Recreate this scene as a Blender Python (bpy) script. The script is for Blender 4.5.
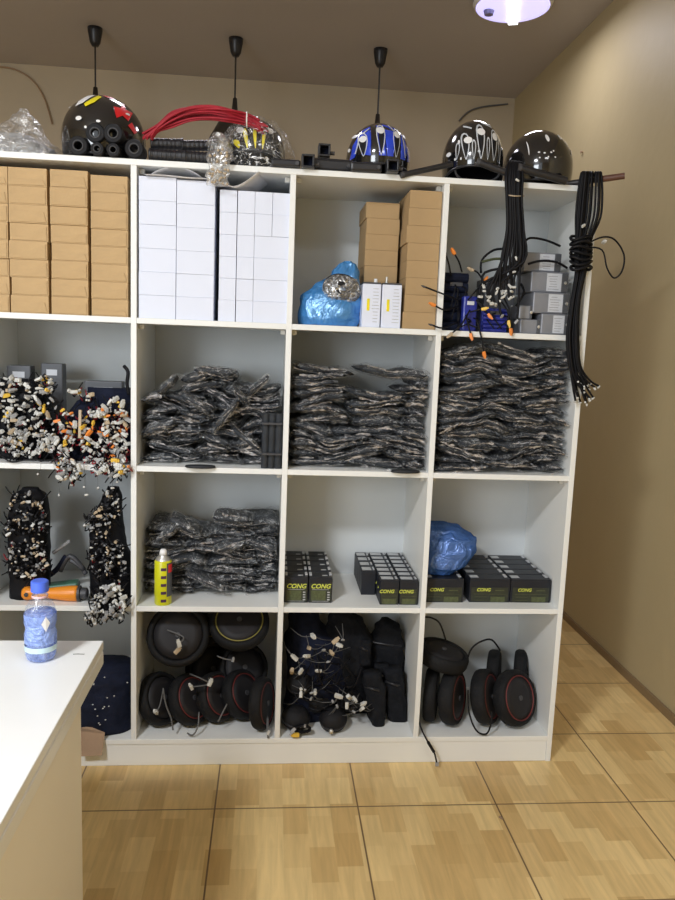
import bpy, bmesh, math, random
from mathutils import Vector, Matrix, Euler, noise
sc = bpy.context.scene
for o in list(bpy.data.objects): bpy.data.objects.remove(o)
COL = sc.collection
# ------------------------------------------------------------------ camera
cd = bpy.data.cameras.new('camera'); cam = bpy.data.objects.new('camera', cd); COL.objects.link(cam)
cam.location = (0.4357, -2.4333, 1.4622)
cam.rotation_euler = (1.4281, -0.0387, -0.0856)
cd.sensor_width = 36; cd.lens = 29.994; cd.clip_start = 0.05
sc.camera = cam
# ------------------------------------------------------------------ world and exposure
w = bpy.data.worlds.new('world'); sc.world = w; w.use_nodes = True
w.node_tree.nodes['Background'].inputs[0].default_value = (0.86, 0.93, 1.0, 1)
w.node_tree.nodes['Background'].inputs[1].default_value = 1.0
vs = sc.view_settings
vs.view_transform = 'Standard'; vs.look = 'None'; vs.gamma = 1; vs.use_curve_mapping = False
vs.exposure = 0.25
# ------------------------------------------------------------------ room light
def area(name, loc, target, sx, sy, power, color):
    l = bpy.data.lights.new(name, 'AREA'); l.shape = 'RECTANGLE'; l.size = sx; l.size_y = sy
    l.energy = power; l.color = color
    o = bpy.data.objects.new(name, l); COL.objects.link(o); o.location = loc
    o.rotation_euler = (Vector(target)-Vector(loc)).to_track_quat('-Z', 'Y').to_euler()
    return o
area('shop_front_daylight', (-2.5, -5.3, 2.1), (0.6, 0, 1.2), 1.7, 1.7, 90, (0.90, 0.95, 1.0))
area('unseen_ceiling_light', (-1.0, -2.9, 3.15), (-1.0, -2.9, 0), 0.45, 0.45, 104, (0.93, 0.96, 1.0))
area('unseen_ceiling_light', (1.3, -2.7, 3.15), (1.3, -2.7, 0), 0.6, 0.6, 14, (0.93, 0.96, 1.0))  # fill light added to brighten the counter's right-hand side, no known fixture

# ------------------------------------------------------------------ helpers
W = 0.4873
FOCAL = 749.85
RM = cam.rotation_euler.to_matrix()
ZB = [1.982, 1.5055, 1.033, 0.5605, 0.088]      # centre heights of the boards, top to bottom
TH = 0.018
ZF = [ZB[1]+.009, ZB[2]+.009, ZB[3]+.009, ZB[4]+.009]   # floor of each row of cells
TOP = ZB[0]+.009
DEP = 0.385
def at(px, py, Y):
    d = RM @ Vector(((px-337.5)/FOCAL, -(py-450)/FOCAL, -1)); t = (Y-cam.location.y)/d.y
    return cam.location + d*t
def X(px, py, Y=0.0): return at(px, py, Y).x
def Z(px, py, Y=0.0): return at(px, py, Y).z

class MB:
    def __init__(s): s.bm = bmesh.new()
    def box(s, c, size, rot=None, bev=0):
        r = bmesh.ops.create_cube(s.bm, size=1); vs_ = r['verts']
        bmesh.ops.scale(s.bm, vec=size, verts=vs_)
        if bev:
            es = list({e for v in vs_ for e in v.link_edges})
            q = bmesh.ops.bevel(s.bm, geom=es, offset=bev, segments=2, affect='EDGES', profile=.5)
            vs_ = list({v for f in q['faces'] for v in f.verts} | {v for v in vs_ if v.is_valid})
        if rot is not None: bmesh.ops.rotate(s.bm, cent=(0,0,0), matrix=Euler(rot).to_matrix(), verts=vs_)
        bmesh.ops.translate(s.bm, vec=c, verts=vs_); return s
    def cyl(s, p0, p1, r0, r1=None, n=16):
        if r1 is None: r1 = r0
        p0 = Vector(p0); p1 = Vector(p1); d = p1-p0
        r = bmesh.ops.create_cone(s.bm, cap_ends=True, segments=n, radius1=r0, radius2=r1, depth=d.length)
        m = d.to_track_quat('Z', 'Y').to_matrix().to_4x4(); m.translation = (p0+p1)/2
        bmesh.ops.transform(s.bm, matrix=m, verts=r['verts']); return s
    def tube(s, pts, r, n=6, sub=4, closed=False):
        P = [Vector(p) for p in pts]
        if len(P) > 2 and sub > 1:
            Q = []
            for i in range(len(P)-1):
                a = P[max(i-1,0)]; b = P[i]; c = P[i+1]; d = P[min(i+2,len(P)-1)]
                for k in range(sub):
                    t = k/sub
                    Q.append(0.5*((2*b)+(c-a)*t+(2*a-5*b+4*c-d)*t*t+(3*b-a-3*c+d)*t**3))
            Q.append(P[-1]); P = Q
        rings = []; nrm = None
        for i, p in enumerate(P):
            t = (P[min(i+1,len(P)-1)]-P[max(i-1,0)])
            if t.length < 1e-7: t = Vector((0,0,1))
            t.normalize()
            if nrm is None:
                nrm = t.orthogonal().normalized()
            else:
                nrm = nrm - t*nrm.dot(t)
                nrm = nrm.normalized() if nrm.length > 1e-6 else t.orthogonal().normalized()
            b = t.cross(nrm)
            rr = r(i/(len(P)-1)) if callable(r) else r
            rings.append([s.bm.verts.new(p+(nrm*math.cos(2*math.pi*k/n)+b*math.sin(2*math.pi*k/n))*rr) for k in range(n)])
        for i in range(len(rings)-1):
            for k in range(n):
                s.bm.faces.new((rings[i][k], rings[i][(k+1)%n], rings[i+1][(k+1)%n], rings[i+1][k]))
        s.bm.faces.new(rings[0][::-1]); s.bm.faces.new(rings[-1]); return s
    def lathe(s, prof, c=(0,0,0), n=32, m=None, closed=False):
        rings = []
        for r, z in prof:
            if r < 1e-6: rings.append([s.bm.verts.new((0,0,z))])
            else: rings.append([s.bm.verts.new((r*math.cos(2*math.pi*k/n), r*math.sin(2*math.pi*k/n), z)) for k in range(n)])
        pr = list(zip(rings, rings[1:]))
        if closed: pr.append((rings[-1], rings[0]))
        for a, b in pr:
            for k in range(n):
                k2 = (k+1)%n
                if len(a) == 1 and len(b) == 1: continue
                if len(a) == 1: s.bm.faces.new((a[0], b[k2], b[k]))
                elif len(b) == 1: s.bm.faces.new((a[k], a[k2], b[0]))
                else: s.bm.faces.new((a[k], a[k2], b[k2], b[k]))
        vs_ = [v for R in rings for v in R]
        if m is not None: bmesh.ops.transform(s.bm, matrix=m, verts=vs_)
        bmesh.ops.translate(s.bm, vec=c, verts=vs_); return s
    def grid(s, f, nu, nv, wrap=False):
        g = [[s.bm.verts.new(f(i/nu, j/nv)) for i in range(nu if wrap else nu+1)] for j in range(nv+1)]
        for j in range(nv):
            for i in range(nu):
                i2 = (i+1)%nu if wrap else i+1
                s.bm.faces.new((g[j][i], g[j][i2], g[j+1][i2], g[j+1][i]))
        return g
    def poly(s, pts, depth=0.0, d=(0,1,0)):
        vs_ = [s.bm.verts.new(p) for p in pts]; f = s.bm.faces.new(vs_)
        if depth:
            r = bmesh.ops.extrude_face_region(s.bm, geom=[f])
            bmesh.ops.translate(s.bm, vec=Vector(d)*depth, verts=[v for v in r['geom'] if isinstance(v, bmesh.types.BMVert)])
        return s
    def build(s, name, mt, parent=None, loc=(0,0,0), rot=(0,0,0), smooth=False, sol=0, subd=0, recalc=True):
        if recalc: bmesh.ops.recalc_face_normals(s.bm, faces=s.bm.faces)
        me = bpy.data.meshes.new(name); s.bm.to_mesh(me); s.bm.free()
        me.materials.append(mt)
        if smooth:
            for p in me.polygons: p.use_smooth = True
        o = bpy.data.objects.new(name, me); COL.objects.link(o); o.location = loc; o.rotation_euler = rot
        if parent: o.parent = parent
        if sol:
            m = o.modifiers.new('solid', 'SOLIDIFY'); m.thickness = sol
        if subd:
            m = o.modifiers.new('sub', 'SUBSURF'); m.levels = subd; m.render_levels = subd
        return o
def tag(o, label=None, cat=None, group=None, kind=None):
    if label: o['label'] = label
    if cat: o['category'] = cat
    if group: o['group'] = group
    if kind: o['kind'] = kind
    return o
def thing(name, label, cat, loc=(0,0,0), rot=(0,0,0), group=None):
    o = bpy.data.objects.new(name, None); COL.objects.link(o); o.empty_display_size = .05
    o.location = loc; o.rotation_euler = rot
    return tag(o, label, cat, group)
def kids(o): return [c for c in bpy.data.objects if c.parent == o]
def dup(root, loc, rot, label=None, group=None):
    r = root.copy(); COL.objects.link(r); r.location = loc; r.rotation_euler = rot
    if label: r['label'] = label
    if group: r['group'] = group
    for ch in kids(root):
        c = ch.copy(); COL.objects.link(c); c.parent = r
        for g in kids(ch):
            d = g.copy(); COL.objects.link(d); d.parent = c
    return r
ORD = ['first','second','third','fourth','fifth','sixth','seventh','eighth','ninth','tenth','eleventh','twelfth','thirteenth','fourteenth','fifteenth']

# ------------------------------------------------------------------ materials
def mat(name, col, rough=.5, metal=0, var=.06, scale=30, bump=0, bscale=60, coat=0, spec=.5, emit=0, ecol=None, trans=0, alpha=1):
    m = bpy.data.materials.new(name); m.use_nodes = True; n = m.node_tree.nodes; l = m.node_tree.links
    b = n['Principled BSDF']
    b.inputs['Roughness'].default_value = rough; b.inputs['Metallic'].default_value = metal
    b.inputs['Specular IOR Level'].default_value = spec; b.inputs['Coat Weight'].default_value = coat
    b.inputs['Coat Roughness'].default_value = .06
    if trans: b.inputs['Transmission Weight'].default_value = trans
    if alpha < 1: b.inputs['Alpha'].default_value = alpha
    tc = n.new('ShaderNodeTexCoord')
    if var:
        nz = n.new('ShaderNodeTexNoise'); nz.inputs['Scale'].default_value = scale; nz.inputs['Detail'].default_value = 3
        l.new(tc.outputs['Object'], nz.inputs['Vector'])
        r = n.new('ShaderNodeMapRange'); r.inputs['From Min'].default_value = .3; r.inputs['From Max'].default_value = .7
        r.inputs['To Min'].default_value = 1-var; r.inputs['To Max'].default_value = 1+var
        l.new(nz.outputs['Fac'], r.inputs['Value'])
        v = n.new('ShaderNodeVectorMath'); v.operation = 'SCALE'; v.inputs[0].default_value = col[:3]
        l.new(r.outputs['Result'], v.inputs['Scale']); l.new(v.outputs['Vector'], b.inputs['Base Color'])
    else: b.inputs['Base Color'].default_value = (*col[:3], 1)
    if bump:
        nb = n.new('ShaderNodeTexNoise'); nb.inputs['Scale'].default_value = bscale; nb.inputs['Detail'].default_value = 4
        l.new(tc.outputs['Object'], nb.inputs['Vector'])
        bp = n.new('ShaderNodeBump'); bp.inputs['Strength'].default_value = bump; bp.inputs['Distance'].default_value = .01
        l.new(nb.outputs['Fac'], bp.inputs['Height']); l.new(bp.outputs['Normal'], b.inputs['Normal'])
    if emit:
        b.inputs['Emission Color'].default_value = (*(ecol or col)[:3], 1); b.inputs['Emission Strength'].default_value = emit
    return m
def film(name, tint=(1,1,1), base=.12, ridge=.55, scale=22, diff=.25, dcol=(.75,.77,.8), tr=(1,1,1), rw=.05):
    """thin crumpled plastic film: see-through, with glossy creases"""
    m = bpy.data.materials.new(name); m.use_nodes = True; n = m.node_tree.nodes; l = m.node_tree.links
    n.remove(n['Principled BSDF']); out = n['Material Output']
    tc = n.new('ShaderNodeTexCoord')
    nz = n.new('ShaderNodeTexNoise'); nz.inputs['Scale'].default_value = scale; nz.inputs['Detail'].default_value = 4; nz.inputs['Distortion'].default_value = 1.2
    l.new(tc.outputs['Object'], nz.inputs['Vector'])
    bp = n.new('ShaderNodeBump'); bp.inputs['Strength'].default_value = 1; bp.inputs['Distance'].default_value = .02
    l.new(nz.outputs['Fac'], bp.inputs['Height'])
    g = n.new('ShaderNodeBsdfGlossy'); g.inputs['Roughness'].default_value = .22; g.inputs['Color'].default_value = (*tint, 1)
    l.new(bp.outputs['Normal'], g.inputs['Normal'])
    d = n.new('ShaderNodeBsdfDiffuse'); d.inputs['Color'].default_value = (*dcol, 1)
    l.new(bp.outputs['Normal'], d.inputs['Normal'])
    mx = n.new('ShaderNodeMixShader'); mx.inputs[0].default_value = diff
    l.new(g.outputs[0], mx.inputs[1]); l.new(d.outputs[0], mx.inputs[2])
    t = n.new('ShaderNodeBsdfTransparent'); t.inputs['Color'].default_value = (*tr, 1)
    a = n.new('ShaderNodeMath'); a.operation = 'SUBTRACT'; a.inputs[1].default_value = .5; l.new(nz.outputs['Fac'], a.inputs[0])
    b = n.new('ShaderNodeMath'); b.operation = 'ABSOLUTE'; l.new(a.outputs[0], b.inputs[0])
    r = n.new('ShaderNodeMapRange'); r.inputs['From Min'].default_value = 0; r.inputs['From Max'].default_value = rw
    r.inputs['To Min'].default_value = ridge; r.inputs['To Max'].default_value = base; l.new(b.outputs[0], r.inputs['Value'])
    f = n.new('ShaderNodeMixShader'); l.new(r.outputs[0], f.inputs[0]); l.new(t.outputs[0], f.inputs[1]); l.new(mx.outputs[0], f.inputs[2])
    l.new(f.outputs[0], out.inputs['Surface'])
    return m
M = {}
M['white'] = mat('white laminate', (.80,.81,.79), .42, var=.015, scale=4)
M['board_back'] = mat('white hardboard', (.61,.64,.65), .6, var=.02, scale=3)
M['table'] = mat('white table laminate', (.86,.87,.86), .3, var=.012, scale=3)
M['table_side'] = mat('cream table panel', (.90,.86,.78), .5, var=.015, scale=3)
M['kraft'] = mat('kraft cardboard', (.50,.34,.17), .8, var=.07, scale=14, bump=.25, bscale=25)
M['kraft_dark'] = mat('plain cardboard', (.40,.27,.135), .85, var=.06, scale=10)
M['card_brown'] = mat('brown corrugated card', (.33,.22,.14), .85, var=.08, scale=14)
M['white_card'] = mat('white carton', (.70,.74,.86), .55, var=.012, scale=6)
M['paper'] = mat('white paper', (.78,.78,.80), .6, var=.02)
M['black_plastic'] = mat('black plastic', (.014,.014,.017), .38, var=.1)
M['black_rubber'] = mat('black rubber', (.009,.009,.011), .7, spec=.3, var=.15, bump=.2, bscale=120)
M['tyre'] = mat('tyre rubber', (.006,.0062,.0072), .75, spec=.3, var=.12, bump=.3, bscale=160)
M['hub'] = mat('grey black hub plastic', (.013,.012,.014), .6, spec=.35, var=.08)
M['foam'] = mat('charcoal packed goods', (.020,.024,.030), .7, var=.35, scale=16, bump=.5, bscale=30)
M['foam2'] = mat('blackish packed goods', (.008,.010,.014), .65, var=.35, scale=16, bump=.5, bscale=30)
M['fabric_black'] = mat('black padded fabric', (.009,.010,.013), .9, spec=.2, var=.3, scale=30, bump=.5, bscale=90)
M['gloss_black'] = mat('glossy black shell', (.008,.008,.009), .12, var=0, coat=1)
M['blue'] = mat('blue lacquer', (.015,.06,.62), .2, var=.1, coat=1)
M['silver'] = mat('silver print', (.55,.58,.62), .3, var=.08)
M['whitep'] = mat('white print', (.80,.80,.80), .35, var=0)
M['yellow'] = mat('yellow print', (.78,.66,.02), .35, var=.05)
M['redp'] = mat('red print', (.72,.02,.025), .35, var=.05)
M['red_cable'] = mat('red cable jacket', (.33,.006,.02), .6, var=.15)
M['cable'] = mat('black cable jacket', (.004,.004,.006), .6, spec=.25, var=.1)
M['cable_grey'] = mat('grey cable jacket', (.11,.11,.11), .5, var=.1)
M['c_white'] = mat('white connector', (.60,.60,.57), .45, var=.05)
M['c_grey'] = mat('grey connector', (.32,.32,.32), .5, var=.1)
M['c_dark'] = mat('dark connector', (.05,.05,.055), .5, var=.1)
M['c_tan'] = mat('beige connector', (.48,.38,.26), .5, var=.1)
M['c_yellow'] = mat('yellow connector', (.75,.48,.06), .45, var=.05)
M['c_orange'] = mat('orange connector', (.80,.25,.04), .45, var=.05)
M['c_red'] = mat('red wire', (.33,.02,.03), .5, var=.1)
M['alu'] = mat('grey aluminium case', (.25,.26,.29), .45, metal=.3, var=.06)
M['alu_dark'] = mat('dark grey case', (.085,.09,.10), .5, metal=.2, var=.06)
M['label_white'] = mat('pale grey printed label', (.56,.58,.62), .5, var=.05, scale=60)
M['print_grey'] = mat('grey print', (.20,.20,.22), .6, var=0)
M['screw'] = mat('steel', (.62,.62,.60), .35, metal=.8, var=.05)
M['bat'] = mat('battery case', (.014,.016,.022), .45, spec=.35, var=.08)
M['bat_label'] = mat('olive printed label', (.026,.030,.018), .5, var=.25, scale=90)
M['bat_info'] = mat('olive label block', (.075,.088,.035), .5, var=.25, scale=120)
M['bat_yellow'] = mat('yellow green lettering', (.62,.66,.10), .5, var=0)
M['bat_white'] = mat('grey white sticker', (.46,.47,.48), .5, var=.2, scale=80)
M['navy'] = mat('navy fabric', (.008,.011,.026), .85, spec=.2, var=.3, bump=.4, bscale=60)
M['blue_wrap'] = mat('blue shrink wrap', (.02,.03,.26), .3, var=.3, scale=30, bump=.3, bscale=40)
M['orange'] = mat('orange plastic', (.80,.27,.02), .4, var=.03)
M['green'] = mat('green plastic', (.05,.14,.09), .4, var=.1)
M['can_yellow'] = mat('yellow green can print', (.58,.58,.01), .3, var=.06)
M['purple'] = mat('dark purple print', (.06,.02,.07), .4, var=.1)
M['cap_blue'] = mat('blue bottle cap', (.07,.15,.72), .4, var=.02)
M['brown_tip'] = mat('brown plastic end', (.10,.04,.025), .5, var=.1)
M['cord'] = mat('dark cord', (.02,.018,.016), .5, var=0)
M['shade'] = mat('dark bronze shade', (.035,.028,.022), .4, metal=.3, var=.1)
M['film'] = film('clear plastic bag film', base=.05, ridge=.95, scale=30, diff=.5, dcol=(.70,.72,.74), rw=.024)
M['fin'] = film('sealed edge of plastic film', base=.22, ridge=.98, diff=.65, scale=30, dcol=(.80,.76,.76), rw=.07)
M['film_clear'] = film('crumpled clear bag', base=.22, ridge=.75, scale=28, diff=.4, dcol=(.62,.62,.62))
M['blue_bag'] = film('blue plastic carrier', tint=(.45,.7,1), base=.88, ridge=.97, scale=16, diff=.72, dcol=(.055,.26,.62), tr=(.5,.75,1))
M['blue_bag_dark'] = film('deep blue plastic carrier', tint=(.4,.55,1), base=.86, ridge=.97, scale=18, diff=.75, dcol=(.05,.14,.42), tr=(.4,.6,1))

def wall_mat(name, col, var):
    m = bpy.data.materials.new(name); m.use_nodes = True; n = m.node_tree.nodes; l = m.node_tree.links; b = n['Principled BSDF']
    b.inputs['Roughness'].default_value = .55
    tc = n.new('ShaderNodeTexCoord')
    a = n.new('ShaderNodeTexNoise'); a.inputs['Scale'].default_value = .9; a.inputs['Detail'].default_value = 5; a.inputs['Roughness'].default_value = .6
    l.new(tc.outputs['Object'], a.inputs['Vector'])
    r = n.new('ShaderNodeValToRGB'); r.color_ramp.elements[0].position = .3; r.color_ramp.elements[1].position = .7
    r.color_ramp.elements[0].color = (*[c*(1-var) for c in col], 1); r.color_ramp.elements[1].color = (*[c*(1+var) for c in col], 1)
    l.new(a.outputs['Fac'], r.inputs['Fac']); l.new(r.outputs['Color'], b.inputs['Base Color'])
    nb = n.new('ShaderNodeTexNoise'); nb.inputs['Scale'].default_value = 14; l.new(tc.outputs['Object'], nb.inputs['Vector'])
    bp = n.new('ShaderNodeBump'); bp.inputs['Strength'].default_value = .15; bp.inputs['Distance'].default_value = .01
    l.new(nb.outputs['Fac'], bp.inputs['Height']); l.new(bp.outputs['Normal'], b.inputs['Normal'])
    return m
M['wall'] = wall_mat('beige wall paint', (.43,.35,.20), .06)
M['wall_back'] = wall_mat('beige back wall paint', (.45,.37,.255), .04)
M['ceiling'] = wall_mat('taupe ceiling paint', (.46,.43,.43), .03)
def floor_mat():
    m = bpy.data.materials.new('wood look ceramic tile'); m.use_nodes = True; n = m.node_tree.nodes; l = m.node_tree.links; b = n['Principled BSDF']
    tc = n.new('ShaderNodeTexCoord'); mp = n.new('ShaderNodeMapping'); l.new(tc.outputs['Object'], mp.inputs['Vector'])
    mp.inputs['Location'].default_value = (-.2817+.45*8, .230+.435*8, 0)
    sx = n.new('ShaderNodeSeparateXYZ'); l.new(mp.outputs[0], sx.inputs[0])
    cb = n.new('ShaderNodeCombineXYZ'); l.new(sx.outputs['Y'], cb.inputs['X']); l.new(sx.outputs['X'], cb.inputs['Y'])
    br = n.new('ShaderNodeTexBrick'); l.new(cb.outputs[0], br.inputs['Vector'])
    br.inputs['Scale'].default_value = 1; br.inputs['Brick Width'].default_value = .435/3; br.inputs['Row Height'].default_value = .45/6
    br.inputs['Mortar Size'].default_value = 0; br.offset = .42; br.offset_frequency = 2
    br.inputs['Color1'].default_value = (.76,.56,.26,1); br.inputs['Color2'].default_value = (.53,.34,.13,1); br.inputs['Bias'].default_value = -.15
    # long grain
    st = n.new('ShaderNodeMapping'); st.inputs['Scale'].default_value = (60, 5, 1); l.new(mp.outputs[0], st.inputs['Vector'])
    g = n.new('ShaderNodeTexNoise'); g.inputs['Scale'].default_value = 1; g.inputs['Detail'].default_value = 4; g.inputs['Distortion'].default_value = .6
    l.new(st.outputs[0], g.inputs['Vector'])
    gr = n.new('ShaderNodeMapRange'); gr.inputs['From Min'].default_value = .3; gr.inputs['From Max'].default_value = .7; gr.inputs['To Min'].default_value = .90; gr.inputs['To Max'].default_value = 1.12
    l.new(g.outputs['Fac'], gr.inputs['Value'])
    sc_ = n.new('ShaderNodeVectorMath'); sc_.operation = 'SCALE'; l.new(br.outputs['Color'], sc_.inputs[0]); l.new(gr.outputs[0], sc_.inputs['Scale'])
    t = n.new('ShaderNodeTexBrick'); l.new(mp.outputs[0], t.inputs['Vector']); t.offset = 0; t.squash = 1
    t.inputs['Scale'].default_value = 1; t.inputs['Brick Width'].default_value = .4515; t.inputs['Row Height'].default_value = .433
    t.inputs['Mortar Size'].default_value = .0028; t.inputs['Mortar Smooth'].default_value = .2
    mx = n.new('ShaderNodeMixRGB'); l.new(t.outputs['Fac'], mx.inputs['Fac']); l.new(sc_.outputs[0], mx.inputs['Color1']); mx.inputs['Color2'].default_value = (.20,.125,.06,1)
    l.new(mx.outputs[0], b.inputs['Base Color'])
    b.inputs['Roughness'].default_value = .33; b.inputs['Specular IOR Level'].default_value = .45
    bp = n.new('ShaderNodeBump'); bp.inputs['Strength'].default_value = .5; bp.inputs['Distance'].default_value = .002; bp.invert = True
    l.new(t.outputs['Fac'], bp.inputs['Height']); l.new(bp.outputs['Normal'], b.inputs['Normal'])
    return m
M['floor'] = floor_mat()

# ------------------------------------------------------------------ the room
XL, XR, YF, YB, H = -4.2, 2.085, -5.6, 3.0, 3.2
def struct(name, c, size, m):
    return tag(MB().box((0,0,0), size).build(name, m, loc=c), kind='structure')
fl = MB().box((0,0,-.05), (XR-XL+.2, YB-YF+.2, .1)).build('floor', M['floor'])
fl.location = (0,0,0)
for v in fl.data.vertices: v.co.x += (XL+XR)/2; v.co.y += (YB+YF)/2
tag(fl, kind='structure')
struct('ceiling', ((XL+XR)/2, (YB+YF)/2, H+.05), (XR-XL+.2, YB-YF+.2, .1), M['ceiling'])
struct('wall_right', (XR+.05, (YB+YF)/2, H/2), (.1, YB-YF, H), M['wall'])
struct('wall_left', (XL-.05, (YB+YF)/2, H/2), (.1, YB-YF, H), M['wall'])
struct('wall_back', ((XL+XR)/2, YB+.05, H/2), (XR-XL, .1, H), M['wall_back'])
# the shop front, behind the camera: a wide opening with piers and a lintel
struct('wall_front', ((-.3+XR)/2, YF-.05, H/2), (XR+.3, .1, H), M['wall'])
struct('trim_1', (XR-.006, (YB+YF)/2, .018), (.012, YB-YF, .036), mat('brown skirting grout', (.22,.15,.075), .6))

# ------------------------------------------------------------------ shelving unit
su = thing('shelving_unit', 'tall white open cubby shelving unit with four rows of square cells', 'shelf', (0, DEP/2, 0))
def spart(name, c, size, m=None, parent=None, bev=.0012):
    return MB().box((0,0,0), size, bev=bev).build(name, m or M['white'], parent or su, loc=(c[0], c[1]-DEP/2, c[2]))
cols = [-2*W, -W, 0, W, 2*W, 3*W]
for i, x in enumerate(cols):
    if i in (0, 5): spart('side_panel', (x, DEP/2, (TOP)/2), (TH, DEP, TOP))
    else: spart('divider', (x, DEP/2+.0005, (ZB[0]+ZB[4])/2), (TH, DEP-.001, ZB[0]-ZB[4]-TH))
xa, xb = cols[0]+TH/2, cols[5]-TH/2
spart('top_board', ((xa+xb)/2, DEP/2, ZB[0]), (xb-xa, DEP, TH))
for k in (1,2,3):
    for i in range(5):
        spart('shelf_board', ((cols[i]+cols[i+1])/2, DEP/2+.001, ZB[k]), (W-TH, DEP-.002, TH))
spart('bottom_board', ((xa+xb)/2, DEP/2, ZB[4]), (xb-xa, DEP, TH))
spart('plinth', ((xa+xb)/2, .012, ZB[4]/2-.0045), (xb-xa-.001, .018, ZB[4]-TH/2-.001))
spart('back_panel', ((xa+xb)/2, DEP+.002, (TOP+.08)/2), (xb-xa+TH, .004, TOP-.08), M['board_back'])
for r in range(4):
    for c in (2,3,4):
        for (sx) in (1,-1):
            x = cols[c]+(.018 if sx > 0 else W-.018)
            spart('corner_bracket', (x, .05, ZB[r]-TH/2-.009), (.016, .02, .016), M['c_white'], bev=.002)

# ------------------------------------------------------------------ table
tb = thing('counter_table', 'white laminate counter with grooved edge, cut off by the lower left corner', 'counter', (-.5, -1.7, 0))
def tpart(name, c, size, m, bev=.002): return MB().box((0,0,0), size, bev=bev).build(name, m, tb, loc=(c[0]+.5, c[1]+1.7, c[2]))
tpart('table_top', (-.52, -1.66, .739), (1.16, 1.88, .022), M['table'])
tpart('edge_band', (-.52, -1.66, .7265), (1.152, 1.872, .004), M['print_grey'], 0)
tpart('top_frame', (-.52, -1.66, .7085), (1.16, 1.88, .032), M['table'])
tpart('side_panel', (.022, -1.67, .346), (.02, 1.70, .692), M['table_side'])
tpart('side_panel', (-1.06, -1.67, .346), (.02, 1.70, .692), M['table_side'])
tpart('back_panel', (-.519, -.83, .366), (1.06, .018, .652), M['table_side'])

# ------------------------------------------------------------------ ceiling lamp and pendants
LAV = (.55,.5,1.0)
def lamp(x, y, label):
    t = thing('ceiling_light', label, 'light', (x, y, H))
    MB().lathe([(0,0),(.195,0),(.20,-.012),(.187,-.03),(.184,-.03),(.184,-.012),(0,-.012)], n=48).build('rim', M['whitep'], t, smooth=False)
    MB().lathe([(.183,-.014),(.178,-.032),(.14,-.046),(0,-.052)], n=48).build('diffuser', mat('lavender white diffuser', (.6,.58,.9), .4, var=0, emit=1.0, ecol=(.56,.52,.98)), t, smooth=True)
    MB().box((0,0,0), (.05, .27, .010), bev=.004).build('tube_lamp', mat('bright lamp tube', (1,1,1), .4, var=0, emit=3.2, ecol=(.95,.95,1)), t, loc=(.005, .0, -.056), rot=(0,0,-.30))
    MB().cyl((0,0,0), (0,0,-.02), .028, .022, 20).build('knob', mat('blue grey knob', (.25,.25,.5), .4), t, loc=(-.115, .02, -.046))
    pl = bpy.data.lights.new('lamp_bulb', 'AREA'); pl.shape = 'DISK'; pl.size = .4; pl.energy = 7; pl.color = (.93,.92,1)
    o = bpy.data.objects.new('lamp_bulb', pl); COL.objects.link(o); o.parent = t; o.location = (0,0,-.075)
    return t
lamp(1.60, 1.55, 'round lavender glowing ceiling lamp cut off by the top edge')
lamp(.05, 1.0, 'round ceiling lamp out of view above the pendant cords')

def pendant(px, py, ptip, label):
    p = at(px, py, 2.30); t = thing('pendant_lamp', label, 'lamp', (p.x, 2.30, H), group='dark pendant lamps hanging behind the shelving')
    MB().lathe([(0,0),(.042,0),(.041,-.02),(.030,-.080),(.018,-.100),(0,-.100)], n=24).build('ceiling_cup', M['black_plastic'], t, smooth=True)
    zt = at(px, ptip, 2.30).z - H
    MB().cyl((0,0,-.1), (0,0,zt), .005, n=8).build('cord', M['cord'], t)
    MB().lathe([(0,zt+.02),(.012,zt+.02),(.018,zt-.05),(.03,zt-.07),(.10,zt-.13),(.15,zt-.22),(.16,zt-.28),(.156,zt-.28),(.145,zt-.22),(.095,zt-.135),(.0,zt-.09)], n=32).build('lamp_shade', M['shade'], t, smooth=True)
    return t
pendant(95, 25, 91, 'dark pendant lamp hanging behind the black helmet with a red star')
pendant(236, 40, 102, 'dark pendant lamp hanging behind the bagged yellow-marked helmet')
pendant(380.5, 52, 118, 'dark pendant lamp hanging behind the blue flame helmet')
# loose wires on the back wall, nail on the right wall
tag(MB().tube([at(459,121,2.98), at(468,112,2.98), at(482,107,2.98), at(508,104,2.98)], .006, 6).build('wall_wire', M['cable_grey']), 'thin wire curving up the back wall above the silver flame helmet', 'wire')
tag(MB().tube([at(-6,66,2.98), at(14,69,2.98), at(32,80,2.98), at(44,98,2.98), at(52,124,2.98)], .005, 6).build('wall_wire', M['card_brown']), 'thin tan wire arching down the back wall at far left', 'wire')
nl = Vector((XR, .0, 0)); d = RM @ Vector(((583-337.5)/FOCAL, -(152-450)/FOCAL, -1)); q = cam.location + d*((XR-cam.location.x)/d.x)
tag(MB().lathe([(0,0),(.004,0),(.004,.01),(.009,.011),(.007,.014),(0,.015)], n=10, m=Matrix.Rotation(-math.pi/2, 4, 'Y')).build('nail', M['card_brown'], loc=q), 'small nail head in the right wall beside the plain black helmet', 'nail')

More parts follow.
